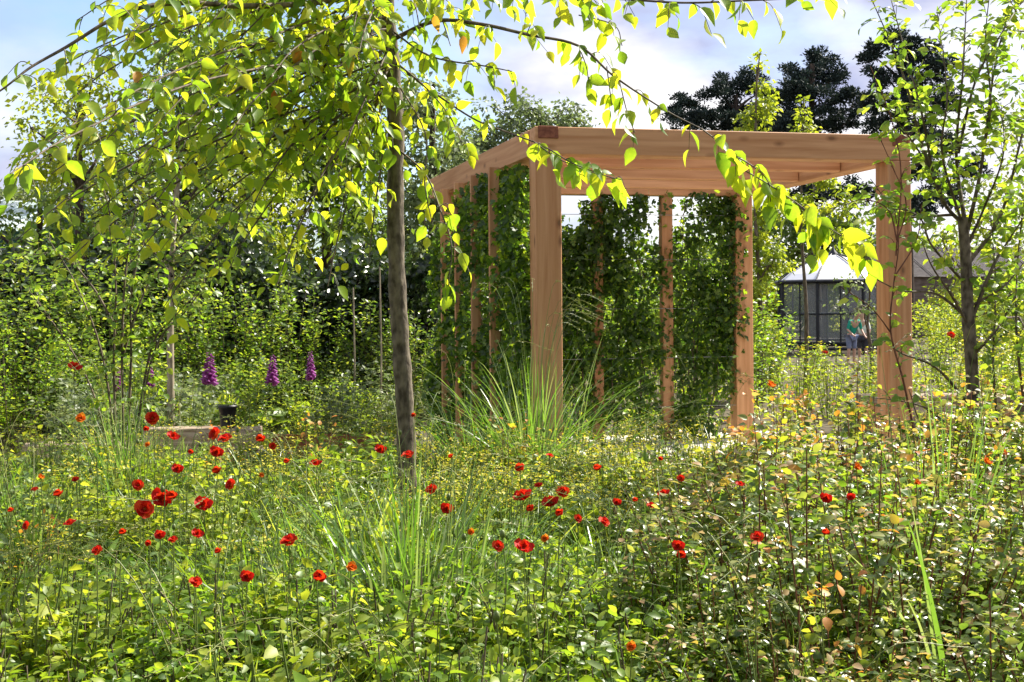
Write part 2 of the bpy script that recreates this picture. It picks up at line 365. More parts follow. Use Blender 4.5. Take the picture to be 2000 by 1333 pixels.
# ------------------------------------------------------------ pergola
PW, PL, PH = 3.0, 3.18, 2.70
PO = (0.175, 8.33, 0); PA = rad(12)
perg = thing('pergola', 'open square pergola of thick reddish fir posts and beams, vines on two sides', 'pergola', PO, PA)
pm = Matrix.Translation(PO) @ Matrix.Rotation(PA, 4, 'Z')
def pergw(x, y, z): return pm @ Vector((x, y, z))
SK = math.tan(rad(4.0))
def lx(y): return -SK * y
bt = PH - .20
box('post', 0, .195, 0, .195, 0, bt, M['fir_z'], perg, .006)
box('post', PW - .195, PW, 0, .195, 0, bt, M['fir_z'], perg, .006)
box('post', PW - .185, PW - .0, PL - .185, PL, 0, bt, M['fir_z'], perg, .006)
box('post', lx(PL) - .0, lx(PL) + .17, PL - .17, PL, 0, bt, M['fir_z'], perg, .006)
box('front_beam', 0.0, PW, 0.004, .18, bt, PH, M['fir_x'], perg, .005)
o = box('side_beam', 0, .165, .183, PL + .50, bt, PH - .003, M['fir_y'], perg, .005); o.rotation_euler = (0, 0, rad(4.0)); o.location.x = lx(.183)
box('side_beam', PW - .165, PW, .183, PL, bt, PH - .003, M['fir_y'], perg, .005)
box('back_beam', lx(PL) + .17, PW - .168, PL - .17, PL - .01, bt + .0, PH - .006, M['fir_x'], perg, .005)
for k in range(3):
    y = .80 + k * .78
    box('rafter', lx(y) + .17, PW - .167, y, y + .085, bt + .004, bt + .165, M['fir_x'], perg, .010)
box('beam_end', .025, .175, -.004, .10, PH - .085, PH + .004, M['endgrain'], perg, .003)
box('beam_end', PW - .155, PW - .02, -.004, .10, PH - .085, PH + .004, M['endgrain'], perg, .003)
for x in (.62, 1.31, 2.03):
    box('stud', x, x + (.115 if x > 1.9 else .095), PL - .15, PL - .05, 0, bt, M['fir_z'], perg, .003)
for y in (.85, 1.45, 2.05, 2.62):
    box('stud', lx(y) - .115, lx(y) - .035, y, y + .055, 0, bt - .0, M['fir_z'], perg, .003)
B = Batch()
for z in (.35, .85, 1.35, 1.85, 2.3):
    tube(B, [(lx(.2) + .02, .2, z), (lx(PL) + .02, PL - .1, z)], .003, sides=4)
    tube(B, [(lx(PL) + .2, PL - .16, z), (PW - .17, PL - .16, z)], .003, sides=4)
B.build('trellis_wire', M['wire'], perg)

def vine(label, loc_fn, u0, u1, z1, n, gaps=(), thick=.11, leaf=(.038, .068), group='vines climbing the pergola', lean=None):
    """climber filling one bay: loc_fn(u, off, z) gives the local pergola point"""
    t = thing('climbing_vine', label, 'vine', PO, PA, group)
    Bs = Batch()
    for k in range(5):
        u = random.uniform(u0 + .05, u1 - .05); pts = []
        for z in np.arange(0, z1, .22):
            u = min(max(u + random.uniform(-.07, .07), u0), u1); pts.append(loc_fn(u, random.uniform(-.04, .04), z))
        tube(Bs, smooth_path(pts, 3), .009, .003, 5, random.random())
    Bs.build('stems', M['bark_thin'], t)
    n = int(n * (3.4 if loc_fn is left else 4.2))
    k = max(8, int(n / 60)); cu = rng.uniform(u0, u1, k); cz = z1 * (1 - (rng.random(k) ** 1.25)) * .98 + .03; co = rng.uniform(-thick, thick, k)
    ci = rng.integers(0, k, n)
    u = cu[ci] + rng.normal(0, .085, n); z = cz[ci] + rng.normal(0, .11, n); off = co[ci] + rng.normal(0, .05, n)
    keep = (u > u0 - .05) & (u < u1 + .05) & (z > 0.02) & (z < z1 + .03)
    for (ga, gb, gc, gd) in gaps: keep &= ~((u > ga) & (u < gb) & (z > gc) & (z < gd) & (rng.random(n) < .93))
    u, z, off = u[keep], z[keep], off[keep]; m = len(u)
    pos = np.array([loc_fn(a, b, c) for a, b, c in zip(u, off, z)])
    d = rvec(m, .6) + np.array([0, 0, -.55]); nn = rvec(m, .7) + np.array([0, -.5, .6])
    Bf = Batch(); tint = np.clip(rng.random(m) ** 1.9, 0, 1)
    leaves(Bf, T_PALM, pos, d, nn, rng.uniform(leaf[0], leaf[1], m), 1.0, tint)
    Bf.build('foliage', M['vine_leaf'], t); return t
left = lambda u, o_, z: (lx(u) + .02 + o_ * .9, u, z)
back = lambda u, o_, z: (u, PL - .1 + o_, z)
vine('dark climbing vine on the left side of the pergola, bay next to the front post', left, .22, .88, 2.42, 1500)
vine('dark climbing vine on the left side of the pergola, second bay from the front post', left, .88, 1.50, 2.46, 1500)
vine('dark climbing vine on the left side of the pergola, middle bay', left, 1.50, 2.12, 2.40, 1300)
vine('dark climbing vine on the left side of the pergola, fourth bay from the front post', left, 2.12, 2.66, 2.35, 1000, gaps=[(2.3, 2.7, 2.0, 2.6)])
vine('dark climbing vine on the left side of the pergola, bay at the far corner post', left, 2.66, 3.35, 2.25, 950, gaps=[(2.9, 3.4, 2.0, 2.6)])
vine('climbing vine at the back of the pergola, half hidden by the front post', back, .0, .62, 2.5, 900)
vine('dark climbing vine at the back of the pergola wrapped around the left thin post', back, .56, 1.38, 2.42, 1500, gaps=[(.85, 1.2, 2.2, 2.6)])
vine('climbing vine at the back of the pergola between the two thin posts', back, 1.36, 2.06, 2.50, 1300, gaps=[(1.86, 2.04, 2.0, 2.6), (1.42, 1.55, 1.2, 1.5)])
vine('climbing vine at the back of the pergola beside the thick right post', back, 2.12, 2.88, 2.52, 1300, gaps=[(2.1, 2.30, 2.2, 2.6)])

# ------------------------------------------------------------ greenhouse and buildings
def greenhouse():
    cx, cy = PX(1628, 31), 31.0
    t = thing('greenhouse', 'eight-sided dark framed glasshouse with a white domed roof', 'greenhouse', (cx, cy, 0), rad(14))
    R, ze, zt = 1.5, 1.9, 2.62; n = 8
    ang = [2 * math.pi * i / n for i in range(n)]
    prof = [(1.06, ze), (.86, ze + .22), (.62, ze + .42), (.34, ze + .60), (.10, zt)]
    pt = lambda r, a, z: Vector((R * r * math.cos(a), R * r * math.sin(a), z))
    bm = bmesh.new()
    for i in range(n):
        a, b = pt(1, ang[i], 0), pt(1, ang[(i + 1) % n], 0)
    bm.free()
    for i in range(n):
        a, b = ang[i], ang[(i + 1) % n]
        p = pt(1, a, 0)
        Bp = Batch(); tube(Bp, [p, p + Vector((0, 0, ze))], .045, sides=4); Bp.build('post', M['dark_metal'], t)
        bm = bmesh.new()
        for k in range(len(prof) - 1):
            v = [bm.verts.new(q) for q in (pt(prof[k][0], a, prof[k][1]), pt(prof[k][0], b, prof[k][1]), pt(prof[k + 1][0], b, prof[k + 1][1]), pt(prof[k + 1][0], a, prof[k + 1][1]))]
            bm.faces.new(v)
        bmesh.ops.remove_doubles(bm, verts=bm.verts, dist=.001)
        r = bmesh.ops.solidify(bm, geom=bm.faces[:], thickness=.02); bm_obj('roof_panel', bm, M['white_roof'], t)
        Br = Batch(); tube(Br, [pt(q[0] + .015, a, q[1] + .02) for q in prof], .02, sides=5); Br.build('roof_rib', M['dark_metal'], t)
        q0, q1 = pt(.985, a, .3), pt(.985, b, .3); bm = bmesh.new()
        v = [bm.verts.new(x) for x in (q0, q1, q1 + Vector((0, 0, ze - .32)), q0 + Vector((0, 0, ze - .32)))]; bm.faces.new(v)
        bmesh.ops.solidify(bm, geom=bm.faces[:], thickness=.006); bm_obj('glass_pane', bm, M['glass'], t)
        Bb = Batch()
        for z, rr in ((.15, .04), (.3, .03), (1.05, .018)): tube(Bb, [pt(1, a, z), pt(1, b, z)], rr, sides=4)
        mid = (pt(1, a, 0) + pt(1, b, 0)) / 2; tube(Bb, [mid, mid + Vector((0, 0, ze))], .02, sides=4)
        tube(Bb, [pt(1.06, a, ze), pt(1.06, b, ze)], .05, sides=4)
        Bb.build('wall_frame', M['dark_metal'], t)
    Bf = Batch(); tube(Bf, [(0, 0, zt - .05), (0, 0, zt + .06), (0, 0, zt + .14), (0, 0, zt + .26)], [.17, .12, .05, .01], sides=8); Bf.build('finial', M['dark_metal'], t)
greenhouse()

def shed(name, label, cat, x0, x1, y0, y1, ze, zr, roofm, wallm, ridge='x', group=None):
    cx, cy = (x0 + x1) / 2, (y0 + y1) / 2
    t = thing(name, label, cat, (cx, cy, 0), 0, group); a, b = (x1 - x0) / 2, (y1 - y0) / 2
    bm = bmesh.new(); gab = zr - .06
    if ridge == 'x':
        V = [(-a, -b, 0), (a, -b, 0), (a, b, 0), (-a, b, 0), (-a, -b, ze), (a, -b, ze), (a, b, ze), (-a, b, ze), (-a, 0, gab), (a, 0, gab)]
        F = [(0, 1, 5, 4), (2, 3, 7, 6), (1, 2, 6, 9, 5), (3, 0, 4, 8, 7)]
    else:
        V = [(-a, -b, 0), (a, -b, 0), (a, b, 0), (-a, b, 0), (-a, -b, ze), (a, -b, ze), (a, b, ze), (-a, b, ze), (0, -b, gab), (0, b, gab)]
        F = [(0, 1, 5, 8, 4), (2, 3, 7, 9, 6), (1, 2, 6, 5), (3, 0, 4, 7)]
    vs = [bm.verts.new(v) for v in V]
    for f in F: bm.faces.new([vs[i] for i in f])
    bm_obj('wall', bm, wallm, t)
    e = .18
    for s in (-1, 1):
        bm = bmesh.new()
        if ridge == 'x': q = [(-a - e, s * (b + e), ze - .05), (a + e, s * (b + e), ze - .05), (a + e, 0, zr), (-a - e, 0, zr)]
        else: q = [(s * (a + e), -b - e, ze - .05), (s * (a + e), b + e, ze - .05), (0, b + e, zr), (0, -b - e, zr)]
        bm.faces.new([bm.verts.new(v) for v in q]); bmesh.ops.solidify(bm, geom=bm.faces[:], thickness=-.05)
        bm_obj('roof', bm, roofm, t)
        B = Batch()
        for k in range(9):
            f = k / 8
            p = Vector(q[0]).lerp(Vector(q[1]), f); r = Vector(q[3]).lerp(Vector(q[2]), f); tube(B, [p + Vector((0, 0, .05)), r + Vector((0, 0, .05))], .02, sides=4)
        B.build('roof_batten', roofm, t)
    return t
shed('marquee', 'dark green marquee with a pale sloping roof at the far left edge behind the trees', 'marquee', PX(-330, 23), PX(110, 23), 22, 27, PZ(440, 22), PZ(385, 24.5), M['teal_roof'], M['green_wall'], 'x')
shed('marquee', 'small marquee with a pale turquoise roof seen left of the slim tree trunk', 'marquee', PX(430, 22), PX(690, 22), 21, 25, PZ(532, 21), PZ(455, 23), M['teal_roof'], M['green_wall'], 'x')
shed('brick_building', 'low brown building with a grey roof behind the trees at the right edge', 'building', PX(1730, 44), PX(2350, 44), 43, 50, PZ(545, 43), PZ(490, 46.5), M['slate'], M['wall_brown'], 'x')

# ------------------------------------------------------------ trees
def crown_from_clumps(B, clumps, mat_tpl, leaf, dens, droop=.4, sub=.32, origin=(0, 0, 0), flat=1.0, limbs=None, trunk_top=None, width=1.0, tintpow=1.2):
    """leaves gathered in many little sprays inside each clump ball; returns nothing, fills B and the limb batch"""
    org = np.array(origin)
    for (cx, cy, cz, r) in clumps:
        c = np.array((cx, cy, cz)) - org
        k = max(4, int(9 * (r / .6) ** 1.6)); k = min(k, 150)
        d = nrm(rvec(k)); rr = r * rng.random(k) ** .45
        sc = c + d * rr[:, None] * np.array([1, 1, flat])
        n = int(dens * r ** 2 * 4); ci = rng.integers(0, k, n)
        s = sub * r ** .5 * .55
        offs = rvec(n) * np.array([1, 1, .55]) * s
        pos = sc[ci] + offs
        dirs = nrm(offs) * .8 + rvec(n, .5) + np.array([0, 0, -droop]); nn = rvec(n, .55) + np.array([0, 0, .8])
        base = rng.random(k)[ci] * .45 + rng.random(n) * .55
        leaves(B, mat_tpl, pos, dirs, nn, rng.uniform(leaf * .7, leaf * 1.25, n), width, base ** tintpow)
        if limbs is not None:
            for j in range(min(k, 14)):
                m = c * .55 + sc[j] * .45 + rvec(1, r * .08)[0]
                tube(limbs, smooth_path([c, m, sc[j]], 3), .012 * max(1, r * 1.3), .004, 4, random.random())
def clump_tree(name, label, base, top, clumps, mat, tpl, leaf, dens, r0, bark='bark', group=None, cat='tree', droop=.4, sub=.32, flat=1.0, width=1.0, lean=0):
    """base (x,y); clumps in world coordinates (x,y,z,r)"""
    bx, by = base; org = (bx, by, 0)
    t = thing(name, label, cat, org, 0, group)
    Bt = Batch(); tp = [(0, 0, -.05), (.02, 0, top * .3), (lean * .5 - .04, .03, top * .62), (lean, 0, top)]
    path = smooth_path(tp, 6); tube(Bt, path, r0, r0 * .25, 9); Bt.build('trunk', M[bark], t)
    Bl = Batch(); Bf = Batch()
    for (cx, cy, cz, r) in clumps:
        c = np.array((cx - bx, cy - by, cz)); h = max(.15 * top, min(top * .96, c[2] - np.hypot(c[0], c[1]) * .6 - .1))
        i = int(np.argmin(np.abs(path[:, 2] - h))); s = path[i]
        mid = (s + c) / 2 + np.array([0, 0, .08 * r]) + rvec(1, .05 * r)[0]
        tube(Bl, smooth_path([s, mid, c], 5), max(.01, r0 * .45 * (1 - h / top * .5)), .01, 5, random.random())
    crown_from_clumps(Bf, clumps, tpl, leaf, dens, droop, sub, org, flat, Bl, width=width)
    Bl.build('branches', M[bark], t); Bf.build('crown', M[mat], t); return t
def pc(lst, d, jit=0.0):
    """clumps given as (px, py, radius px) at distance d"""
    out = []
    for (x, y, r) in lst:
        dd = d + random.uniform(-jit, jit); p = P(x, y, dd); out.append((p.x, p.y, p.z, r * dd / FPX))
    return out

# tall dark pines far behind
def pine(label, d, bx, clpx, topy):
    cl = pc(clpx, d, 1.5)
    clump_tree('pine_tree', label, (PX(bx, d), d), PZ(topy, d), cl, 'pine_needle', T_KITE, .15, 620, .34, 'bark_dark', 'tall dark pines behind the pergola', droop=-.35, sub=.24, flat=.66, width=.7)
pine('spreading dark pine behind the beam, its low crown reaching furthest left', 46, 1440,
     [(1330, 235, 38), (1345, 200, 30), (1375, 225, 42), (1400, 180, 40), (1440, 160, 42), (1450, 215, 50), (1490, 180, 42), (1420, 245, 40), (1490, 240, 40), (1520, 225, 36), (1515, 255, 36), (1525, 190, 28), (1320, 215, 22)], 190)
pine('tallest dark pine with a rounded top behind the middle of the beam', 44, 1590,
     [(1600, 125, 42), (1570, 150, 45), (1635, 150, 38), (1545, 185, 45), (1600, 195, 52), (1650, 190, 30), (1560, 235, 45), (1625, 240, 35), (1660, 235, 26), (1530, 250, 36), (1600, 260, 36), (1680, 200, 26),
      (1600, 370, 42), (1650, 375, 40), (1560, 380, 30), (1690, 385, 30)], 130)
pine('dark pine partly hidden behind the slim tree at the right', 42, 1770,
     [(1700, 105, 32), (1740, 85, 38), (1790, 110, 50), (1830, 140, 45), (1730, 150, 42), (1780, 180, 45), (1700, 200, 30), (1840, 200, 42), (1740, 225, 45), (1800, 250, 45),
      (1700, 245, 26), (1850, 280, 40), (1800, 330, 45), (1850, 380, 50), (1790, 400, 45), (1890, 330, 35)], 100)

# light green trees between the pergola and the pines
clump_tree('young_tree', 'light green conical young tree rising behind the beam with the highest tip', (PX(1482, 16), 16), PZ(135, 16),
    pc([(1484, 105, 9), (1484, 135, 15), (1482, 170, 22), (1485, 205, 30), (1480, 240, 38), (1450, 250, 22), (1490, 290, 42), (1480, 340, 45), (1500, 400, 45), (1480, 460, 45), (1500, 520, 45), (1480, 580, 45), (1495, 640, 40)], 16, .2),
    'lime_leaf', T_KITE, .075, 1100, .045, 'bark_thin', 'light green young trees behind the pergola', sub=.25)
clump_tree('young_tree', 'light green conical young tree rising behind the beam with the lower tip', (PX(1572, 17), 17), PZ(225, 17),
    pc([(1570, 195, 9), (1572, 222, 18), (1578, 250, 26), (1560, 300, 32), (1590, 380, 42), (1550, 420, 40), (1640, 400, 35), (1600, 440, 35)], 17, .2),
    'lime_leaf', T_KITE, .075, 1000, .04, 'bark_thin', 'light green young trees behind the pergola', sub=.25)
clump_tree('rowan_tree', 'grey green rounded tree top above the left end of the beam', (PX(1060, 24), 24), PZ(215, 24),
    pc([(985, 225, 42), (1040, 215, 38), (1090, 228, 42), (1130, 240, 28), (960, 260, 42), (1010, 275, 50), (940, 300, 50), (1070, 270, 50), (1150, 262, 20), (1010, 340, 50), (930, 380, 50), (1000, 420, 60)], 24, .6),
    'grey_leaf', T_KITE, .11, 520, .12, 'bark_dark', sub=.45)

# belt of trees behind the hedge, left half
belt = [
 ('bushy_tree', 'far green tree seen through the open right side of the pergola', 38, 1610, [(1490, 450, 45), (1540, 440, 45), (1600, 450, 48), (1655, 445, 45), (1710, 470, 42), (1560, 490, 45), (1640, 500, 45), (1500, 510, 45)], 'bushy_leaf', .2, 34, 420),
 ('bushy_tree', 'broad mid green tree filling the gap beyond the hedge at the left', 16, 80, [(40, 470, 60), (120, 500, 60), (0, 540, 60), (200, 530, 60), (-60, 420, 60), (80, 420, 40), (280, 500, 50)], 'bushy_leaf', .09, 150, 400),
 ('bushy_tree', 'mid green tree beyond the hedge close to the left of the slim trunk', 17, 480, [(420, 250, 60), (480, 330, 70), (440, 430, 70), (520, 470, 60), (520, 240, 60), (470, 160, 45), (560, 380, 60), (400, 500, 50), (520, 540, 50)], 'lime_leaf', .085, 130, 140),
 ('bushy_tree', 'dense dark green tree beyond the hedge, left of the slim trunk', 19, 640, [(560, 300, 80), (640, 260, 80), (700, 330, 70), (600, 380, 80), (680, 420, 80), (720, 480, 60), (560, 460, 60), (640, 190, 60), (700, 230, 50), (600, 520, 60)], 'bushy_leaf', .10, 170, 160),
 ('bushy_tree', 'tall grey green tree beyond the hedge just right of the slim trunk', 20, 850, [(840, 260, 60), (820, 330, 70), (880, 300, 50), (850, 400, 70), (800, 450, 70), (870, 480, 60), (800, 210, 45), (850, 180, 30), (900, 380, 40), (820, 540, 60)], 'grey_leaf', .10, 170, 160),
 ('bushy_tree', 'tall loose tree beyond the hedge at the upper left', 18, 370, [(370, 60, 60), (320, 130, 70), (400, 160, 80), (340, 230, 80), (440, 90, 55), (460, 240, 70), (380, 310, 80), (300, 320, 60), (440, 380, 80), (350, 420, 70), (500, 150, 50), (300, 480, 60)], 'bushy_leaf', .10, 120, 40),
 ('bushy_tree', 'yellow green tree beyond the hedge at the far left', 17, 160, [(150, 220, 60), (100, 300, 60), (200, 290, 70), (130, 380, 50), (220, 400, 60), (60, 250, 40), (180, 160, 45), (90, 190, 35), (230, 480, 60)], 'lime_leaf', .09, 120, 160),
 ('bushy_tree', 'dark tree beyond the hedge between the two marquee roofs', 24, 330, [(250, 420, 70), (340, 440, 70), (400, 470, 60), (200, 470, 70), (300, 520, 60), (430, 430, 50)], 'laurel_leaf', .11, 150, 360),
 ('bushy_tree', 'tall thin topped tree behind the slim trunk', 26, 700, [(560, 120, 60), (500, 60, 60), (640, 100, 55), (700, 160, 60), (740, 90, 45), (620, 40, 50), (780, 150, 40), (540, 200, 60), (460, 0, 50)], 'bushy_leaf', .12, 90, 0),
 ('bushy_tree', 'grey green tree beyond the left marquee roof', 33, 20, [(20, 390, 35), (80, 400, 40), (140, 370, 45), (-30, 400, 40), (200, 350, 50)], 'grey_leaf', .14, 110, 340),
]
for (nm, lb, d, bx, cl, mt, lf, dn, ty) in belt:
    clump_tree(nm, lb, (PX(bx, d), d), PZ(ty, d), pc(cl, d, 1.2), mt, T_KITE, lf, dn * 4.6, .14, 'bark_dark', 'trees beyond the hedge', sub=.5)
# distant trees closing the horizon
far = [('lime_leaf', 1500, 52), ('bushy_leaf', 1900, 60), ('bushy_leaf', 1250, 50), ('grey_leaf', 2120, 52), ('bushy_leaf', 1020, 48), ('bushy_leaf', 700, 50), ('grey_leaf', 400, 52), ('bushy_leaf', 60, 50), ('bushy_leaf', -200, 48), ('lime_leaf', 2320, 48)]
lbl = ['light green far tree behind the conical young trees', 'far tree right of the right-hand front post', 'far tree seen through the back of the pergola', 'far tree beyond the building at the right edge', 'far tree behind the pergola vines',
       'far tree hidden behind the hedge and slim trunk', 'far tree behind the middle of the hedge', 'far tree behind the far left marquee', 'far tree past the left edge of the view', 'far tree past the right edge of the view']
for (mt, px, d), lb in zip(far, lbl):
    cl = [(px + random.uniform(-150, 150), random.uniform(500, 640), random.uniform(50, 75)) for _ in range(9)]
    clump_tree('far_tree', lb, (PX(px, d), d), PZ(500, d), pc(cl, d, 2), mt, T_KITE, .26, 95, .2, 'bark_dark', 'far trees closing the view', sub=.5)
# right-hand mid distance trees
for (mt, px, d, cl, lb, dn) in [
  ('lime_leaf', 1890, 13, [(1840, 470, 50), (1900, 500, 60), (1960, 450, 60), (2020, 480, 60), (1850, 560, 50), (1930, 590, 60), (2000, 560, 50), (1960, 370, 50), (2010, 300, 60)], 'light green bushy tree behind the slim multi-stemmed tree at the right', 190),
  ('bushy_leaf', 2080, 11, [(2020, 60, 60), (2060, 160, 70), (2010, 240, 50), (2070, 300, 70), (2050, 420, 80), (2080, 520, 80), (1990, 620, 50)], 'bushy tree entering from the right edge', 190),
  ('grey_leaf', 1700, 19, [(1660, 570, 30), (1690, 600, 35), (1700, 560, 25), (1695, 530, 20)], 'small grey green olive-like tree in front of the domed glasshouse', 90)]:
    clump_tree('bushy_tree', lb, (PX(px, d), d), PZ(cl[0][1], d), pc(cl, d, .5), mt, T_KITE, .07, dn * 2.4, .05, 'bark_thin', 'bushy trees at the right', sub=.4)

# ---- hedge
def hedge():
    x0, x1, y0, y1, h = -9.5, -0.55, 14.2, 15.6, 2.0
    t = thing('hedge', 'long dark evergreen hedge across the back left of the garden', 'hedge', ((x0 + x1) / 2, y0, 0))
    ox = (x0 + x1) / 2
    Bs = Batch()
    for k in range(26):
        x = x0 - ox + (k + .5) * (x1 - x0) / 26
        for j in range(3): tube(Bs, smooth_path([(x, .7, 0), (x + random.uniform(-.2, .2), random.uniform(.4, 1), .9), (x + random.uniform(-.3, .3), random.uniform(.3, 1.1), 1.8)], 3), .03, .01, 5)
    Bs.build('stems', M['bark_dark'], t)
    n = 26000; x = rng.uniform(x0, x1, n) - ox
    top = h + .25 * np.sin(x * 1.7) + .18 * np.sin(x * 4.3 + 1) + .12 * np.sin(x * 9.1)
    f = rng.random(n); z = np.where(f < .7, rng.random(n) * top, top - np.abs(rng.normal(0, .1, n)) + (rng.random(n) ** 6) * .35)
    y = np.where(f < .7, np.abs(rng.normal(0, .16, n)), rng.uniform(0, y1 - y0, n)) + .16 * np.sin(x * 3.1 + z * 2.4) + .1 * np.sin(x * 7 + z * 6)
    d = rvec(n, .7) + np.array([0, -.3, -.2]); nn = rvec(n, .6) + np.array([0, -.5, .6])
    B = Batch(); leaves(B, T_MED, np.stack([x, y, z], 1), d, nn, rng.uniform(.07, .13, n), .9, rng.random(n) ** 2); B.build('foliage', M['laurel_leaf'], t)
    # solid dark inner growth of twigs
    n = 5000; x = rng.uniform(x0, x1, n) - ox; B = Batch()
    leaves(B, T_KITE, np.stack([x, rng.uniform(.45, 1.0, n), rng.uniform(0, 1.75, n)], 1), rvec(n), rvec(n), .22, 1.2, rng.random(n) * .5); B.build('inner_foliage', M['laurel_leaf'], t)
hedge()
hd_ = [o for o in S.objects if o.name == 'hedge'][0]
for i, lb in enumerate(('added unseen hedge blocking low sky light behind the viewer, left section', 'added unseen hedge blocking low sky light behind the viewer, middle section', 'added unseen hedge blocking low sky light behind the viewer, right section')):
    copy_thing(hd_, (-11 + i * 11, -7, 0), math.pi, (1.25, 1.2, 2.9), lb, 'added unseen hedge sections blocking low sky light')  # unseen hedge copies, added to keep low sky light off the scene

# ------------------------------------------------------------ the slim hornbeam in the foreground
def leafy_branch(Bw, Bf, path, r0, twig_every, twig_len, leaf, tpl, start=.2, droop=.55, per=.035, spread=1.0, lvar=.3, sides=5, tintpow=1.0):
    p = smooth_path(path, 6); tube(Bw, p, r0, .0022, sides, random.random())
    seg = np.linalg.norm(np.diff(p, axis=0), axis=1); s = np.concatenate([[0], np.cumsum(seg)]); Ltot = s[-1]
    q = Ltot * start; side = 1
    PP = []; DD = []; NN = []; LL = []
    while q < Ltot:
        i = min(len(p) - 2, int(np.searchsorted(s, q) - 1)); i = max(i, 0); f = (q - s[i]) / max(seg[i], 1e-6); o = p[i] + (p[i + 1] - p[i]) * f
        t = nrm(p[i + 1] - p[i]); side = -side
        out = np.cross(t, [0, 0, 1]) * side + rng.normal(0, .45, 3); out = nrm(out) * spread + t * .7 + np.array([0, 0, -droop * random.uniform(.0, 1.2)])
        out = nrm(out); ln = twig_len * random.uniform(.45, 1.2) * (1 - .35 * q / Ltot)
        tp = np.array([o, o + out * ln * .5 + np.array([0, 0, .02]), o + out * ln + np.array([0, 0, -droop * ln * .45])])
        tp = smooth_path(tp, 4); tube(Bw, tp, .003, .0012, 3, random.random())
        m = max(3, int(ln / per)); tt = np.linspace(.15, 1, m)
        for j, a in enumerate(tt):
            k = a * (len(tp) - 1); k0 = min(int(k), len(tp) - 2); pos = tp[k0] + (tp[k0 + 1] - tp[k0]) * (k - k0); td = nrm(tp[k0 + 1] - tp[k0])
            sd = nrm(np.cross(td, [0, 0, 1])) * (1 if j % 2 else -1)
            PP.append(pos); DD.append(td * .6 + sd * .7 + np.array([0, 0, -droop]) + rng.normal(0, .25, 3)); NN.append(np.array([0, -.25, .75]) + rng.normal(0, .5, 3)); LL.append(leaf * random.uniform(1 - lvar, 1 + lvar))
        q += twig_every * random.uniform(.6, 1.5)
    n = len(PP)
    leaves(Bf, tpl, PP, np.array(DD), np.array(NN), np.array(LL), 1.0, rng.random(n) ** tintpow)

D0 = 6.0
def pp(lst): return [P(*q) for q in lst]
t = thing('hornbeam_tree', 'slim grey trunked hornbeam in the meadow with bright yellow green leaves', 'tree', (PX(790, D0), D0, 0))
org = Vector(t.location)
def rel(pts): return [Vector(q) - org for q in pts]
trunk_px = [(792, 1140), (795, 1040), (796, 950), (791, 800), (784, 690), (776, 560), (772, 400), (773, 250), (766, 130), (757, 20), (748, -120), (742, -300)]
Bt = Batch(); tp = smooth_path(rel([P(x, y, D0) for x, y in trunk_px]), 8)
rr = np.interp(np.linspace(0, 1, len(tp)), [0, .1, .35, .7, 1], [.060, .049, .046, .042, .028])
rr = rr * (1 + .05 * np.sin(np.arange(len(tp)) * 1.3) + .03 * np.sin(np.arange(len(tp)) * .7)); tube(Bt, tp, rr, sides=16)
Bt.build('trunk', M['bark'], t)
Bw = Batch(); Bf = Batch()
R_BR = [
 [(762, 80, 6), (850, 42, 5.8), (940, 48, 5.6), (1030, 68, 5.4), (1130, 90, 5.25), (1200, 150, 5.15), (1300, 216, 5.05), (1370, 252, 5.0)],
 [(735, -60, 6), (900, -20, 5.6), (1050, -4, 5.2), (1200, -2, 4.9), (1330, 6, 4.7), (1450, 2, 4.6), (1560, -4, 4.5), (1650, -20, 4.4)],
]
def thin(path, **k): leafy_branch(Bw, Bf, rel(pp(path)), k.pop('r', .009), k.pop('every', .075), k.pop('tl', .22), k.pop('leaf', .074), T_BIG, **k)
thin(R_BR[0], every=.13, tl=.17, r=.013, start=.05)
thin(R_BR[1], every=.07, tl=.20, start=.15)
# hanging sprays at the end of the long arching branch
for sp in ([(1370, 252, 5), (1400, 275, 4.98), (1425, 300, 4.95), (1440, 325, 4.93)],
           [(1425, 300, 4.95), (1470, 325, 4.92), (1500, 355, 4.9), (1505, 395, 4.9)],
           [(1440, 325, 4.93), (1500, 360, 4.9), (1560, 400, 4.88), (1610, 440, 4.85), (1660, 470, 4.83)],
           [(1560, 400, 4.88), (1590, 440, 4.86), (1585, 480, 4.86)],
           [(1640, 460, 4.85), (1680, 480, 4.83), (1690, 510, 4.82)]):
    thin(sp, every=.05, tl=.09, r=.0035, start=.25, droop=.8, leaf=.092)
for sp in ([(1185, 130, 5.2), (1190, 170, 5.2), (1195, 205, 5.2)], [(1210, 160, 5.15), (1225, 220, 5.15), (1240, 260, 5.15)], [(1130, 90, 5.25), (1145, 130, 5.25), (1150, 165, 5.25)],
           [(1130, 30, 5.0), (1200, 50, 5.0), (1215, 90, 5.0)]):
    thin(sp, every=.07, tl=.08, r=.003, start=.3, droop=.9)
thin([(790, 140, 5.9), (860, 190, 5.7), (930, 235, 5.5), (1000, 262, 5.3), (1060, 285, 5.2), (1120, 320, 5.1), (1200, 350, 5.0)], every=.14, tl=.12, r=.006, start=.2, droop=.7)
thin([(1040, 275, 5.2), (1090, 310, 5.15), (1150, 335, 5.1), (1215, 352, 5.05)], every=.06, tl=.10, r=.003, start=.1, droop=.8, leaf=.09)
thin([(775, 290, 6), (830, 340, 5.8), (860, 410, 5.7), (882, 480, 5.6), (875, 560, 5.6)], every=.09, tl=.15, r=.006, droop=.8)
thin([(770, 120, 6), (830, 170, 5.7), (880, 230, 5.5), (905, 290, 5.4)], every=.09, tl=.15, r=.006, droop=.7)
thin([(765, 60, 6), (840, 110, 5.6), (950, 130, 5.2), (1000, 140, 5.1)], every=.08, tl=.15, r=.006, droop=.7)
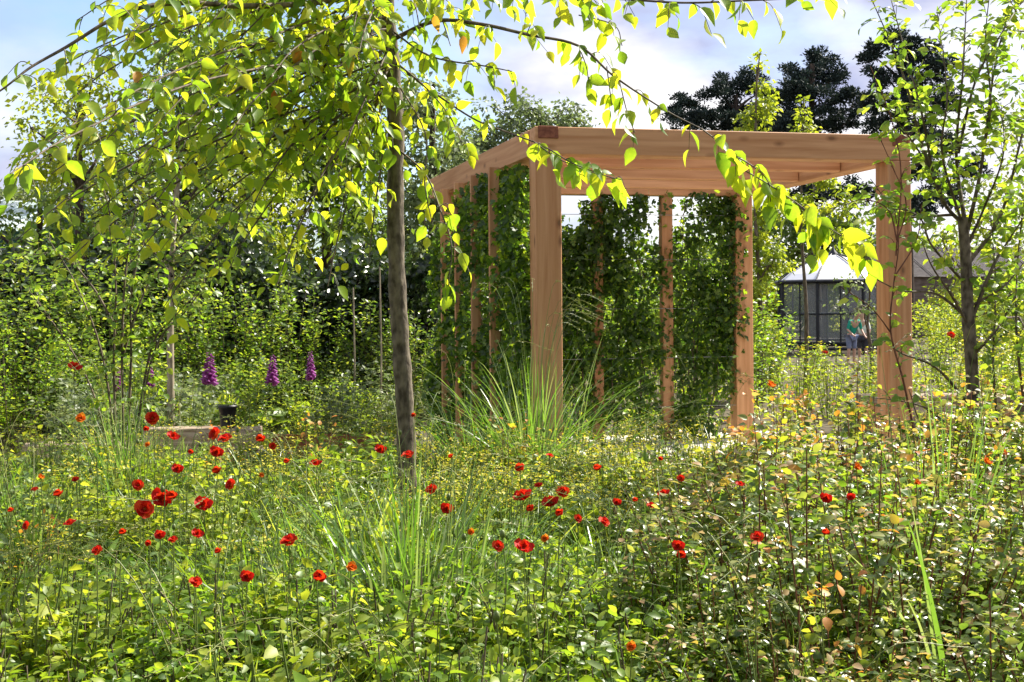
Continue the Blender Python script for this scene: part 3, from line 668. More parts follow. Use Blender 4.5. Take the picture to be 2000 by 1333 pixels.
thin([(775, 160, 6), (830, 260, 5.5), (830, 360, 5.3), (845, 440, 5.3)], every=.11, tl=.14, r=.005, droop=.8)
# left half: the dark bough across the corner and many drooping sprays
thin([(748, -20, 6), (620, 5, 5.6), (480, 12, 5.2), (380, 6, 5.0), (290, 12, 4.85), (215, 40, 4.7), (130, 92, 4.6), (60, 132, 4.5), (0, 178, 4.4), (-90, 230, 4.3)], every=.10, tl=.22, r=.017, start=.1, leaf=.072)
targets = [(100, 340, 4.7), (60, 300, 4.0), (210, 270, 4.8), (250, 520, 5.2), (120, 520, 5.0), (330, 190, 5.2), (400, 330, 5.0), (440, 540, 5.4), (560, 240, 5.5), (560, 500, 5.6),
           (660, 450, 5.7), (480, 430, 5.3), (320, 600, 5.3), (650, 130, 5.5), (220, 110, 4.8), (560, 70, 5.5), (30, 470, 5.0), (440, 120, 5.2), (300, 400, 5.0), (180, 420, 4.9), (600, 340, 5.5), (690, 280, 5.6), (380, 250, 4.9),
           (130, 200, 4.6), (500, 330, 5.4), (20, 340, 3.6), (640, 560, 5.7), (260, 60, 4.6),
           (530, 150, 5.0), (350, 470, 5.2), (720, 400, 5.8), (700, 180, 5.6), (90, 420, 4.6), (450, 260, 4.8), (600, 420, 5.2), (250, 330, 4.6), (160, 130, 4.5), (720, 520, 5.9), (690, 60, 5.3), (400, 60, 4.9), (540, 560, 5.3), (300, 250, 4.7), (820, 60, 5.4),
           (500, 20, 5.2), (610, -10, 5.4), (680, 20, 5.6), (330, 20, 5.0), (150, 40, 5.2), (590, 180, 5.8), (420, 180, 5.7), (270, 160, 5.6), (660, 350, 5.2), (60, 170, 5.4), (840, 20, 5.8), (880, 90, 5.7), (700, 110, 5.0)]
for (x, y, d) in targets:
    ys = max(-180, min(330, y * .55 - 130 + random.uniform(-40, 60))); f = random.uniform(.4, .6)
    mx_, my_ = 770 + (x - 770) * f, ys + (y - ys) * f - random.uniform(20, 70)
    thin([(768 + (ys < 0) * -12, ys, 6), (mx_, my_, 6 + (d - 6) * f), ((mx_ * .35 + x * .65), (my_ * .35 + y * .65) - 18, 6 + (d - 6) * .8), (x, y, d)], every=.10, tl=.21, r=.007, start=.2, droop=.32, leaf=.064, lvar=.45)
Bw.build('branches', M['bark_thin'], t); Bf.build('crown', M['hornbeam_leaf'], t)
# a few autumn coloured leaves in the crown
Bo = Batch(); op = rel([P(580, 90, 5.3), P(540, 175, 5.3), P(545, 190, 5.3), P(590, 100, 5.3), P(270, 140, 4.8), P(690, 120, 5.5), P(905, 70, 5.3), P(850, 30, 5.4)])
leaves(Bo, T_BIG, op, rvec(8, .4) + np.array([0, 0, -1]), rvec(8, .4) + np.array([0, -1, .2]), .08, .8); Bo.build('turning_leaves', M['orange_leaf'], t)

# ------------------------------------------------------------ slim multi-stemmed tree at the right
D1 = 7.0
t = thing('amelanchier_tree', 'slender multi-stemmed tree with upright twiggy branches at the right of the meadow', 'tree', (PX(1912, D1), D1, 0)); org = Vector(t.location)
Bt = Batch(); tp = smooth_path(rel([P(x, y, D1) for x, y in [(1915, 1055), (1910, 930), (1903, 800), (1897, 700), (1890, 600), (1886, 500), (1880, 425)]]), 6)
tube(Bt, tp, np.linspace(.046, .030, len(tp)), sides=10)
tp = smooth_path(rel([P(1910, 925, D1), P(1945, 860, 6.95), P(2000, 790, 6.9), P(2060, 690, 6.8)]), 6); tube(Bt, tp, np.linspace(.034, .018, len(tp)), sides=8)
Bt.build('trunk', M['bark'], t)
Bw = Batch(); Bf = Batch()
A = [
 [(1884, 440), (1850, 405), (1825, 350), (1800, 220), (1765, 90), (1735, -20)], [(1884, 430), (1868, 300), (1880, 150), (1890, -40)],
 [(1888, 460), (1918, 320), (1945, 120), (1990, -40)], [(1888, 520), (1955, 420), (2000, 250), (2060, 40)], [(1892, 640), (1940, 520), (1970, 470), (2030, 380)],
 [(1845, 400), (1800, 280), (1762, 140), (1690, -30)], [(1872, 300), (1905, 160), (1960, 60), (2010, -20)], [(1850, 405), (1815, 330), (1770, 260), (1712, 190)],
 [(1880, 440), (1840, 300), (1850, 180), (1830, 20)], [(1890, 560), (1820, 480), (1790, 420), (1700, 400)], [(1893, 600), (1960, 560), (2010, 500)],
 [(1896, 700), (1950, 640), (1985, 580), (2030, 560)], [(1920, 300), (1935, 200), (1925, 80), (1935, -30)], [(2000, 790), (1985, 640), (1990, 480), (2010, 330)], [(1950, 855), (1940, 700), (1945, 560), (1935, 420)],
 [(1890, 480), (1925, 400), (1960, 300), (1955, 200)], [(1860, 420), (1760, 420), (1700, 350)]]
for i, a in enumerate(A):
    k = len(a); path = rel([P(x, y, 7.0 - (j / (k - 1)) * random.uniform(-.5, .6)) for j, (x, y) in enumerate(a)])
    leafy_branch(Bw, Bf, path, .015 if i < 6 else .010, .048, .20, .060, T_MED, start=.10, droop=.15, per=.028, spread=.9)
for a in ([(1893, 625), (1830, 575), (1760, 568), (1700, 540)], [(1893, 640), (1860, 580), (1820, 520), (1800, 470)], [(1905, 870), (1840, 820), (1790, 790), (1690, 775)], [(1900, 800), (1830, 720), (1760, 690), (1720, 660)], [(1908, 920), (1850, 880), (1800, 830), (1775, 760)]):
    k = len(a); leafy_branch(Bw, Bf, rel([P(x, y, 7.0 - .1 * j) for j, (x, y) in enumerate(a)]), .011, .12, .14, .05, T_MED, start=.4, droop=.2, per=.035)
Bw.build('branches', M['bark_thin'], t); Bf.build('crown', M['sapling_leaf'], t)
# whip in front of the right post
t = thing('sapling', 'thin red stemmed sapling growing in front of the right-hand front post', 'sapling', (PX(1765, 6.6), 6.6, 0)); org = Vector(t.location)
Bw = Batch(); Bf = Batch()
for a in ([(1775, 1070), (1790, 900), (1768, 760), (1740, 650), (1745, 560), (1755, 480), (1748, 410)], [(1750, 480), (1770, 400), (1745, 330), (1715, 262)], [(1752, 470), (1735, 410), (1690, 390), (1650, 400)], [(1748, 540), (1790, 470), (1800, 400)],
          [(1750, 500), (1760, 340), (1740, 230), (1700, 130)], [(1740, 650), (1700, 600), (1640, 560)]):
    leafy_branch(Bw, Bf, rel([P(x, y, 6.6) for x, y in a]), .009 if len(a) > 5 else .005, .08, .14, .058, T_MED, start=.4, droop=.15, per=.03)
Bw.build('stems', M['twig_red'], t); Bf.build('crown', M['sapling_leaf'], t)

# ------------------------------------------------------------ stems at the left
t = thing('multi_stem_shrub', 'tall multi-stemmed shrub with bare lower stems at the left of the meadow', 'shrub', (PX(235, 7.6), 7.6, 0)); org = Vector(t.location)
Bw = Batch(); Bf = Batch()
for a in ([(232, 1010), (225, 850), (222, 700), (226, 560), (215, 420), (180, 300)], [(240, 1010), (240, 850), (238, 700), (243, 560), (260, 430), (300, 300)], [(245, 1010), (250, 850), (256, 700), (258, 560), (300, 420), (360, 330)],
          [(230, 1010), (205, 850), (170, 740), (110, 640), (50, 560)], [(245, 1010), (290, 700), (340, 620), (400, 560)], [(235, 1010), (205, 720), (150, 560), (90, 460)], [(248, 950), (300, 690), (370, 600), (420, 520)],
          [(238, 700), (270, 600), (310, 520), (370, 470)], [(226, 640), (180, 560), (120, 500), (40, 500)]):
    leafy_branch(Bw, Bf, rel([P(x, y, 7.6) for x, y in a]), .014 if len(a) > 5 else .010, .05, .22, .05, T_MED, start=.40, droop=.2, per=.026)
Bw.build('stems', M['bark_thin'], t); Bf.build('crown', M['sapling_leaf'], t)
t = thing('young_tree', 'young tree with a straight pale stem in front of the hedge at the left', 'tree', (PX(333, 10), 10, 0)); org = Vector(t.location)
Bt = Batch(); tp = smooth_path(rel([P(x, y, 10) for x, y in [(336, 912), (333, 720), (334, 560), (340, 430), (352, 320)]]), 5); tube(Bt, tp, np.linspace(.034, .02, len(tp)), sides=8); Bt.build('trunk', M['bark_pale'], t)
Bw = Batch(); Bf = Batch()
for a in ([(345, 420), (400, 340), (440, 220), (450, 120)], [(342, 450), (290, 380), (270, 280), (250, 180)], [(350, 330), (350, 200), (360, 90)], [(338, 520), (400, 450), (470, 400), (520, 330)], [(336, 540), (280, 470), (200, 420)], [(340, 470), (420, 430), (500, 440)],
          [(350, 350), (420, 290), (500, 260)], [(345, 380), (300, 330), (220, 330)], [(335, 560), (390, 530), (440, 500)]):
    leafy_branch(Bw, Bf, rel([P(x, y, 10 + random.uniform(-.4, .4)) for x, y in a]), .014, .035, .34, .062, T_KITE, start=.12, droop=.2, per=.022)
Bw.build('branches', M['bark_dark'], t); Bf.build('crown', M['bushy_leaf'], t)
for lb, x, d, y1, y0 in (('thin bare garden stake just left of the vine covered pergola side', 856, 11.6, 470, 868), ('thin pale garden cane beside the slim trunk, left of it', 742, 12.5, 520, 845), ('thin garden cane between the slim trunk and the foxgloves', 690, 12.8, 560, 842)):
    s = Batch(); b0 = PX(x, d); tube(s, [(0, 0, 0), (.01, 0, PZ(y1, d) / 2), (0, 0, PZ(y1, d))], .012, .009, 6); o = s.build('garden_cane', M['bark_pale'], None, (b0, d, 0)); tag(o, lb, 'garden cane', 'garden canes near the pergola')

# ------------------------------------------------------------ timbers, pot, seat, stones
def log_mesh(name, mat, parent, x0, x1, y0, y1, z0, z1, rough=.012):
    bm = bmesh.new(); n = 24; m = 3
    box_bm(0, x1 - x0, 0, y1 - y0, 0, z1 - z0, bm)
    bmesh.ops.subdivide_edges(bm, edges=bm.edges[:], cuts=6, use_grid_fill=True)
    for v in bm.verts: v.co += Vector((random.uniform(-1, 1), random.uniform(-1, 1), random.uniform(-1, 1))) * rough
    o = bm_obj(name, bm, mat, parent, (x0, y0, z0), .006); return o
def single(o, lb, cat, group=None): return tag(o, lb, cat, group)
single(log_mesh('timber_sleeper', M['sleeper'], None, PX(275, 9.3), PX(500, 9.3), 9.3, 9.5, .25, PZ(834, 9.3)), 'weathered timber sleeper carrying the black pot, edge of the raised bed', 'timber')
single(log_mesh('timber_sleeper', M['sleeper'], None, PX(270, 9.3), PX(520, 9.3), 9.27, 9.52, 0, .24), 'lower weathered timber under the sleeper with the black pot', 'timber')
single(log_mesh('timber_sleeper', M['sleeper'], None, PX(40, 9.3), PX(262, 9.3), 9.3, 9.5, 0, PZ(862, 9.3)), 'pale low timber edging the bed at the far left', 'timber')
single(log_mesh('edging_strip', M['rust'], None, PX(530, 9.6), PX(720, 9.6), 9.6, 9.63, 0, PZ(847, 9.6), .002), 'rusty steel edging strip left of the slim trunk', 'garden edging')
# pot of soil
px_, d_ = 443, 9.37; zt = PZ(834, 9.3)
t = thing('plant_pot', 'small black plastic pot standing on the timber sleeper', 'plant pot', (PX(px_, d_), d_, zt))
B = Batch(); tube(B, [(0, 0, 0.001), (0, 0, .165), (0, 0, .166), (0, 0, .185), (0, 0, .186), (0, 0, .15)], [.055, .07, .078, .078, .068, .064], sides=20); B.build('pot', M['pot'], t)
B = Batch(); tube(B, [(0, 0, .150), (0, 0, .152)], [.066, .001], sides=16); B.build('potting_soil', M['soil'], t)
B = Batch(); n = 26; a = rvec(n, .03); a[:, 2] = np.abs(a[:, 2]) + .18; leaves(B, T_LANCE, a, rvec(n) + np.array([0, 0, 1]), rvec(n), .07); B.build('seedling', M['herb_leaf'], t)
# low seat on the right
t = thing('garden_bench', 'low timber garden seat with a pale top behind the right-hand front post', 'bench', (PX(1700, 12), 12, 0))
W_ = PX(1985, 12) - PX(1700, 12); zt = PZ(783, 12)
box('seat', 0, W_, 0, .55, zt - .06, zt, M['sleeper'], t); 
for x in (.02, W_ / 2 - .06, W_ - .16): box('leg', x, x + .14, .05, .5, 0, zt - .062, M['fir_z'], t)
box('front_board', .165, W_ - .165, .02, .045, .06, zt - .065, M['stone'], t)
# folded green sheet by the path
bm = bmesh.new(); bmesh.ops.create_grid(bm, x_segments=16, y_segments=12, size=.5)
for v in bm.verts:
    x, y = v.co.x, v.co.y; v.co = Vector((x * .42 + .05 * y, y * .3, .07 + .30 * max(0, x + .2) * (1 - y * y * 3) + .03 * math.sin(x * 17 + y * 9) + .02 * math.sin(y * 23)))
bmesh.ops.solidify(bm, geom=bm.faces[:], thickness=.006)
tag(bm_obj('ground_sheet_cloth', bm, M['cloth_teal'], None, (PX(1525, 10.6), 10.6, .02)), 'crumpled teal green sheet lying on the gravel right of the pergola', 'sheet')
for i, (x, y, r, lb) in enumerate([(748, 872, .09, 'grey stone left of the slim trunk'), (835, 852, .10, 'larger grey stone right of the slim trunk beside the vines'), (722, 856, .07, 'small grey stone at the end of the rusty edging'), (862, 846, .07, 'small grey stone at the foot of the vines')]):
    bm = bmesh.new(); bmesh.ops.create_icosphere(bm, subdivisions=3, radius=r)
    for v in bm.verts: v.co = Vector((v.co.x * 1.25, v.co.y, v.co.z * .7)) * (1 + .08 * math.sin(v.co.x * 50 + i) + .07 * math.sin(v.co.z * 43 + v.co.y * 31))
    o = bm_obj('stone', bm, M['pebble'], None, (PX(x, 10.2), 10.2, r * .6)); tag(o, lb, 'stone', 'grey stones by the path')
    for p in o.data.polygons: p.use_smooth = True

# ------------------------------------------------------------ two small figures by the glasshouse
def skin_obj(name, joints, edges, radii, mat, parent, sub=2):
    me = bpy.data.meshes.new(name); me.from_pydata(joints, edges, []); me.materials.append(mat); o = link(name, me, parent)
    m = o.modifiers.new('skin', 'SKIN'); m.use_smooth_shade = True
    for v, r in zip(me.skin_vertices[0].data, radii): v.radius = r if hasattr(r, '__len__') else (r, r)
    me.skin_vertices[0].data[0].use_root = True
    s = o.modifiers.new('sub', 'SUBSURF'); s.levels = sub; s.render_levels = sub; return o
def person(label, loc, rz, top, bottom, sc, bend=0.0):
    t = thing('person', label, 'person', loc, rz, 'two people beside the glasshouse', sc)
    b = bend
    J = [(0, 0, .92), (0, -.03 * b, 1.08), (0, -.16 * b, 1.28), (0, -.24 * b, 1.42), (0, -.30 * b, 1.50), (0, -.35 * b, 1.60), (0, -.38 * b, 1.70),
         (.17, -.2 * b, 1.36), (.24, -.18 * b - .02, 1.10), (.22, -.25 * b - .16, .90), (.22, -.28 * b - .22, .84),
         (-.17, -.2 * b, 1.36), (-.25, -.18 * b, 1.10), (-.20, -.22 * b - .18, .93), (-.19, -.24 * b - .25, .90),
         (.09, 0, .86), (.10, -.02, .48), (.10, .02, .09), (.10, -.13, .04), (-.09, 0, .86), (-.11, -.03, .48), (-.12, .02, .09), (-.12, -.13, .04)]
    Ed = [(0, 1), (1, 2), (2, 3), (3, 4), (4, 5), (5, 6), (2, 7), (7, 8), (8, 9), (9, 10), (2, 11), (11, 12), (12, 13), (13, 14), (0, 15), (15, 16), (16, 17), (17, 18), (0, 19), (19, 20), (20, 21), (21, 22)]
    Rr = [(.13, .10), (.12, .09), (.14, .10), (.06, .06), (.055, .055), (.085, .10), (.07, .08), .05, .038, .028, .03, .05, .038, .028, .03, .085, .055, .036, .035, .085, .055, .036, .035]
    skin_obj('body', J, Ed, Rr, M['skin'], t)
    up = lambda r, k: tuple(x * k for x in r) if hasattr(r, '__len__') else r * k
    ids = [0, 1, 2, 7, 8, 11, 12]; mp_ = {j: i for i, j in enumerate(ids)}
    skin_obj('shirt', [J[i] for i in ids], [(mp_[a], mp_[b_]) for a, b_ in Ed if a in mp_ and b_ in mp_], [up(Rr[i], 1.22) for i in ids], top, t)
    ids = [0, 15, 16, 19, 20]; mp_ = {j: i for i, j in enumerate(ids)}
    skin_obj('trousers', [J[i] for i in ids], [(mp_[a], mp_[b_]) for a, b_ in Ed if a in mp_ and b_ in mp_], [up(Rr[i], 1.25) for i in ids], bottom, t)
    bm = bmesh.new(); bmesh.ops.create_uvsphere(bm, u_segments=16, v_segments=12, radius=.108)
    for v in bm.verts:
        if v.co.z < -.02 and v.co.y < 0: v.co.y *= .3
    for f in bm.faces: f.smooth = True
    bm_obj('hair', bm, M['hair'], t, (0, -.365 * b + .015, 1.68))
person('person in a teal green top stooping beside the domed glasshouse', (PX(1662, 25), 25, 0), rad(20), M['cloth_teal'], M['cloth_blue'], .70, .9)
person('person in a white top next to the one in teal green', (PX(1685, 25.4), 25.4, 0), rad(-30), M['cloth_white'], M['cloth_dark'], .68, .4)

# ------------------------------------------------------------ plants of the beds and the meadow
T_ROUND = tmpl([(0, 0), (.25, .36), (.6, .52), (.88, .40), (1.0, .16), (1.02, 0)], .25, -.25)
def shrub_proto(name, label, cat, h, r, mat, tpl, leaf, n, stem_mat='stem_green', tipmat=None, tipn=0, nst=22, group=None, tipname='flowers', tiptpl=None, tipsize=.03, up=.35, erect=.5, tintpow=1.2, lw=1.0, tipjit=.02):
    """many upright stems fanning from the base with leaves along them, coloured tips"""
    t = thing(name, label, cat, (0, 0, 0), 0, group); Bs = Batch(); Bf = Batch(); Bt_ = Batch()
    PP = []; DD = []; TP = []; TD = []
    for k in range(nst):
        a = random.uniform(0, 2 * math.pi); q = math.sqrt(random.random()) * r; hh = h * random.uniform(.72, 1.05) * (1 - .25 * (q / r) ** 2)
        e = np.array([math.cos(a) * q, math.sin(a) * q, hh]); b0 = e * np.array([.3, .3, 0]); mid = e * np.array([.6 * (1 - erect) + .35, .6 * (1 - erect) + .35, .55]) + rng.normal(0, .02, 3)
        p = smooth_path([b0, mid, e], 5); tube(Bs, p, .0045, .0018, 4, random.random())
        m = int(n / nst); tt = rng.random(m) ** .75 * .9 + .1; kk = tt * (len(p) - 1); k0 = np.minimum(kk.astype(int), len(p) - 2)
        pos = p[k0] + (p[k0 + 1] - p[k0]) * (kk - k0)[:, None]; out = rvec(m, 1) * np.array([1, 1, .35]); out = nrm(out)
        PP.append(pos + out * rng.uniform(0, .045, (m, 1)) * (leaf / .04)); DD.append(out + np.array([0, 0, up])); TP.append(e); TD.append(nrm(e - mid))
    PP = np.concatenate(PP); DD = np.concatenate(DD); m = len(PP)
    leaves(Bf, tpl, PP, DD, rvec(m, .45) + np.array([0, -.1, .9]), rng.uniform(leaf * .6, leaf * 1.25, m), lw, rng.random(m) ** tintpow)
    Bs.build('stems', M[stem_mat], t); Bf.build('foliage', M[mat], t)
    if tipmat:
        TP = np.array(TP); ci = rng.integers(0, len(TP), tipn); pos = TP[ci] + rvec(tipn, tipjit)
        leaves(Bt_, tiptpl or T_KITE, pos, rvec(tipn, 1) * np.array([1, 1, .4]) + np.array([0, 0, .3]), rvec(tipn, .4) + np.array([0, 0, 1]), rng.uniform(tipsize * .6, tipsize * 1.3, tipn), 1.2, rng.random(tipn)); Bt_.build(tipname, M[tipmat], t)
    for ch in t.children:
        if ch.name.split('.')[0] in ('flowers',): ch['kind'] = 'stuff'
    return t
def grass_proto(name, label, h, r, n, mat, width, lean=(.3, 1.1), group=None, heads=0, seg=7):
    t = thing(name, label, 'grass', (0, 0, 0), 0, group); B = Batch()
    a = rng.uniform(0, 2 * np.pi, n); q = np.abs(rng.normal(0, r * .4, n)); base = np.stack([np.cos(a) * q, np.sin(a) * q, np.zeros(n)], 1)
    ld = a + rng.normal(0, .7, n); blades(B, base, rng.uniform(.55, 1.08, n) * h, ld, rng.uniform(lean[0], lean[1], n), rng.uniform(.6, 1.2, n) * width, seg, rng.random(n) ** 1.3)
    B.build('blades', M[mat], t)
    if heads:
        Bh = Batch()
        for k in range(heads):
            a = random.uniform(0, 2 * math.pi); H = h * random.uniform(.9, 1.15); ln = random.uniform(.15, .5); c, s = math.cos(a), math.sin(a)
            p = smooth_path([(0, 0, 0), (c * ln * .25, s * ln * .25, H * .6), (c * ln * .7, s * ln * .7, H), (c * (ln + .15), s * (ln + .15), H * .97)], 5); tube(Bh, p, .0022, .001, 3, random.random())
            m = 22; f = rng.uniform(.72, 1, m) * (len(p) - 1); k0 = np.minimum(f.astype(int), len(p) - 2); pos = p[k0] + (p[k0 + 1] - p[k0]) * (f - k0)[:, None]
            leaves(Bh, T_KITE, pos + rvec(m, .004), rvec(m, .4) + np.array([c, s, .1]), rvec(m), .014, .5, .6 + .4 * rng.random(m))
        Bh.build('seed_heads', M['stem_green'], t)
    return t
def scatter(protos, spots, labels=None, group=None, smin=.85, smax=1.15):
    """spots: (x,y[,scale]); the first uses of each proto move the proto itself"""
    used = set()
    for i, sp in enumerate(spots):
        k = i % len(protos); o = protos[k]; s = random.uniform(smin, smax) * (sp[2] if len(sp) > 2 else 1); rz = random.uniform(0, 6.28)
        if k not in used: used.add(k); o.location = (sp[0], sp[1], 0); o.rotation_euler.z = rz; o.scale = (s, s, s)
        else: o = copy_thing(o, (sp[0], sp[1], 0), rz, s, group=group)
        if labels: o['label'] = labels[i] if hasattr(labels, '__getitem__') and not isinstance(labels, str) else labels
def region(n, d0, d1, px0, px1, mind=0.0, avoid=True):
    """random points on the ground between two distances and two photo columns"""
    out = []; tries = 0
    while len(out) < n and tries < n * 60:
        tries += 1; d = math.sqrt(random.uniform(d0 * d0, d1 * d1)); x = PX(random.uniform(px0, px1), d)
        if mind and any((x - a) ** 2 + (d - b) ** 2 < mind ** 2 for a, b in out): continue
        out.append((x, d))
    return out

# -- fine grass and low leaves over the whole meadow: beyond counting
def meadow():
    n = 52000; d = np.sqrt(rng.uniform(1.25 ** 2, 7.9 ** 2, n)); px = rng.uniform(-150, 2150, n); x = (px - HX) * d / FPX
    keep = rng.random(n) < np.where(px > 1350, .45, 1.0) * (.55 + .45 * np.sin(x * 2.1 + d * 1.3) ** 2); x, d, px = x[keep], d[keep], px[keep]; n = len(x)
    h = rng.uniform(.18, .56, n) * (1 + .18 * np.sin(x * 1.9) * np.cos(d * 1.7)); B = Batch()
    blades(B, np.stack([x, d, np.zeros(n)], 1), h, rng.uniform(0, 2 * np.pi, n), rng.uniform(.1, .9, n), rng.uniform(.004, .010, n), 4, np.clip(rng.random(n) ** 1.3 * .8 + .15 * np.sin(x * 3 + d * 2), 0, 1))
    tag(B.build('meadow_grass', M['grass_blade']), 'fine green grass filling the flower meadow in the foreground', 'grass', kind='stuff')
    n = 60000; d = np.sqrt(rng.uniform(1.2 ** 2, 8.0 ** 2, n)); px = rng.uniform(-150, 2150, n); x = (px - HX) * d / FPX
    z = rng.uniform(.02, .36, n) * (1 + .3 * np.sin(x * 2.3 + 1) * np.cos(d * 2.1)); B = Batch()
    leaves(B, T_KITE, np.stack([x, d, z], 1), rvec(n, 1) * np.array([1, 1, .5]), rvec(n, .5) + np.array([0, 0, 1]), rng.uniform(.02, .05, n), .8, rng.random(n) ** 1.4)
    tag(B.build('meadow_undergrowth', M['vine_leaf']), 'low tangled green leaves covering the soil between the meadow plants', 'undergrowth', kind='stuff')  # darker leaf colour stands in for deeper shade in the meadow gaps
    n = 15000; x = rng.uniform(-8, 12, n); y = rng.uniform(9.6, 22, n); inside = (x > -.9) & (x < 4.2) & (y < 12.2); x, y = x[~inside], y[~inside]; n = len(x); B = Batch()
    leaves(B, T_KITE, np.stack([x, y, rng.uniform(.02, .3, n)], 1), rvec(n, 1) * np.array([1, 1, .6]), rvec(n, .5) + np.array([0, 0, 1]), rng.uniform(.05, .10, n), .8, rng.random(n) ** 1.2)
    tag(B.build('border_ground_cover', M['lime_leaf']), 'low ground cover in the borders beyond the gravel path', 'ground cover', kind='stuff')
meadow()

# -- leafy herbs through the meadow
G = 'leafy herbs in the meadow'
protos = [shrub_proto('meadow_herb', 'bushy leafy green herb growing among the meadow grass', 'herb', .56, .20, 'herb_leaf', T_OVAL, .052, 520, nst=15, group=G, lw=.8),
          shrub_proto('meadow_herb', 'bushy leafy green herb growing among the meadow grass', 'herb', .50, .22, 'herb_leaf', T_OVAL, .034, 560, nst=18, group=G),
          shrub_proto('meadow_herb', 'bushy leafy green herb growing among the meadow grass', 'herb', .60, .18, 'lime_leaf', T_MED, .034, 460, nst=18, group=G)]
hs = region(190, 1.9, 7.6, -120, 1500, .14)
def patch(x, y): return int((math.sin(x * 1.7 + y * .9) + math.sin(y * 2.3 - x * 1.1) + 2) / 4 * 2.99)
for k in range(3): scatter([protos[k]], [q for q in hs if patch(*q) == k], group=G, smin=.62, smax=1.22)
G = 'silvery herbs in the meadow'
protos = [shrub_proto('silvery_herb', 'grey green leafy herb catching the light in the meadow', 'herb', .56, .18, 'grey_herb_leaf', T_LANCE, .07, 150, nst=9, group=G, lw=1.3),
          shrub_proto('silvery_herb', 'grey green leafy herb catching the light in the meadow', 'herb', .60, .2, 'grey_herb_leaf', T_MED, .04, 300, nst=20, group=G)]
scatter(protos, region(60, 2.0, 7.6, -120, 1300, .25), group=G)
# low bushy plants along the bottom left
G = 'low bushes at the lower left'
protos = [shrub_proto('low_bush', 'low bush of small fresh green leaves at the front of the meadow', 'bush', .50, .30, 'herb_leaf', T_OVAL, .032, 1500, nst=34, group=G, stem_mat='bark_thin'),
          shrub_proto('low_bush', 'low bush of small fresh green leaves at the front of the meadow', 'bush', .47, .32, 'sapling_leaf', T_OVAL, .028, 1700, nst=34, group=G, stem_mat='bark_thin')]
scatter(protos, region(44, 2.5, 3.9, -80, 1300, .22), group=G, smin=1.0, smax=1.3)

# -- reddish stemmed shrubs at the lower right
G = 'bronze tipped shrubs at the lower right'
protos = [shrub_proto('spirea_bush', 'bushy shrub with small dark leaves and pale bronze tips in the right foreground', 'bush', .80, .34, 'spirea_leaf', T_OVAL, .029, 2200, 'twig_red', 'bronze_leaf', 90, 30, G, 'young_leaves', T_OVAL, .027, tipjit=.035),
          shrub_proto('spirea_bush', 'bushy shrub with small dark leaves and pale bronze tips in the right foreground', 'bush', .74, .36, 'spirea_leaf', T_OVAL, .026, 2300, 'twig_red', 'bronze_leaf', 60, 32, G, 'young_leaves', T_OVAL, .026, tipjit=.03),
          shrub_proto('spirea_bush', 'bushy shrub with small dark leaves and pale bronze tips in the right foreground', 'bush', .86, .32, 'spirea_leaf', T_OVAL, .034, 1500, 'twig_red', 'bronze_leaf', 90, 24, G, 'young_leaves', T_OVAL, .034, tipjit=.04)]
sp = region(16, 2.5, 3.7, 1380, 2150, .36) + region(26, 3.6, 6.4, 1330, 2150, .36)
scatter(protos, sp, group=G, smin=.72, smax=1.2)
G = 'tall leafy shoots among the right-hand shrubs'
protos = [shrub_proto('leafy_shoot', 'tall arching red stemmed shoots standing above the right-hand shrubs', 'shrub', 1.18, .22, 'sapling_leaf', T_OVAL, .042, 230, 'twig_red', 'bronze_leaf', 26, 5, G, 'young_leaves', T_OVAL, .034, tipjit=.03),
          shrub_proto('leafy_shoot', 'tall arching red stemmed shoots standing above the right-hand shrubs', 'shrub', 1.10, .26, 'spirea_leaf', T_OVAL, .044, 220, 'twig_red', 'orange_leaf', 22, 4, G, 'young_leaves', T_OVAL, .034, tipjit=.03)]
scatter(protos, region(9, 3.2, 4.6, 1480, 2100, .35) + region(9, 4.6, 6.6, 1540, 2100, .35), group=G, smin=.72, smax=1.0)
G = 'orange tinted perennials on the right'
protos = [shrub_proto('orange_perennial', 'perennial with yellow and orange young leaves in the right of the meadow', 'perennial', .80, .22, 'lime_leaf', T_MED, .04, 260, 'twig_red', 'orange_leaf', 60, 12, G, 'orange_leaves', T_OVAL, .038, tipjit=.035)]
scatter(protos, region(16, 4.6, 7.6, 1420, 2100, .3) + [(PX(1000, 6.8), 6.8, .8), (PX(620, 7), 7, .8), (PX(430, 7.2), 7.2, .85), (PX(1230, 2.5), 2.5, .65), (PX(1640, 3.0), 3.0, .9), (PX(70, 4.7), 4.7, .75)], group=G)

G = 'tall bushes before the hedge'
protos = [shrub_proto('tall_bush', 'tall bush of small fresh green leaves in front of the dark hedge', 'bush', 1.75, .55, 'bushy_leaf', T_KITE, .06, 1900, 'bark_thin', nst=26, group=G),
          shrub_proto('tall_bush', 'tall bush of small fresh green leaves in front of the dark hedge', 'bush', 1.6, .6, 'sapling_leaf', T_KITE, .055, 1500, 'bark_thin', nst=22, group=G)]
scatter(protos, [(PX(x, d), d, q) for x, d, q in ((-60, 12.5, 1.2), (20, 11.5, 1.0), (90, 13.2, 1.25), (150, 12.0, .9), (215, 13.3, 1.2), (290, 12.6, .95), (370, 13.4, 1.25), (450, 13.0, 1.0), (545, 13.5, 1.1), (640, 13.5, .9), (800, 13.4, .95), (-140, 10.8, 1.1), (730, 13.6, .8), (870, 15.5, 1.1))], group=G)
scatter([shrub_proto('tall_bush', 'tall bush of small fresh green leaves just behind the right back post', 'bush', 1.8, .5, 'sapling_leaf', T_KITE, .055, 1900, 'bark_thin', nst=26, group='tall bushes behind the pergola')], [(PX(x, d), d, q) for x, d, q in ((1470, 14.2, 1.1), (1500, 16.5, .9), (1380, 15.5, 1.0), (1250, 16, 1.1), (1130, 15.5, 1.1), (1320, 18, 1.3), (1190, 18, 1.2))], group='tall bushes behind the pergola')

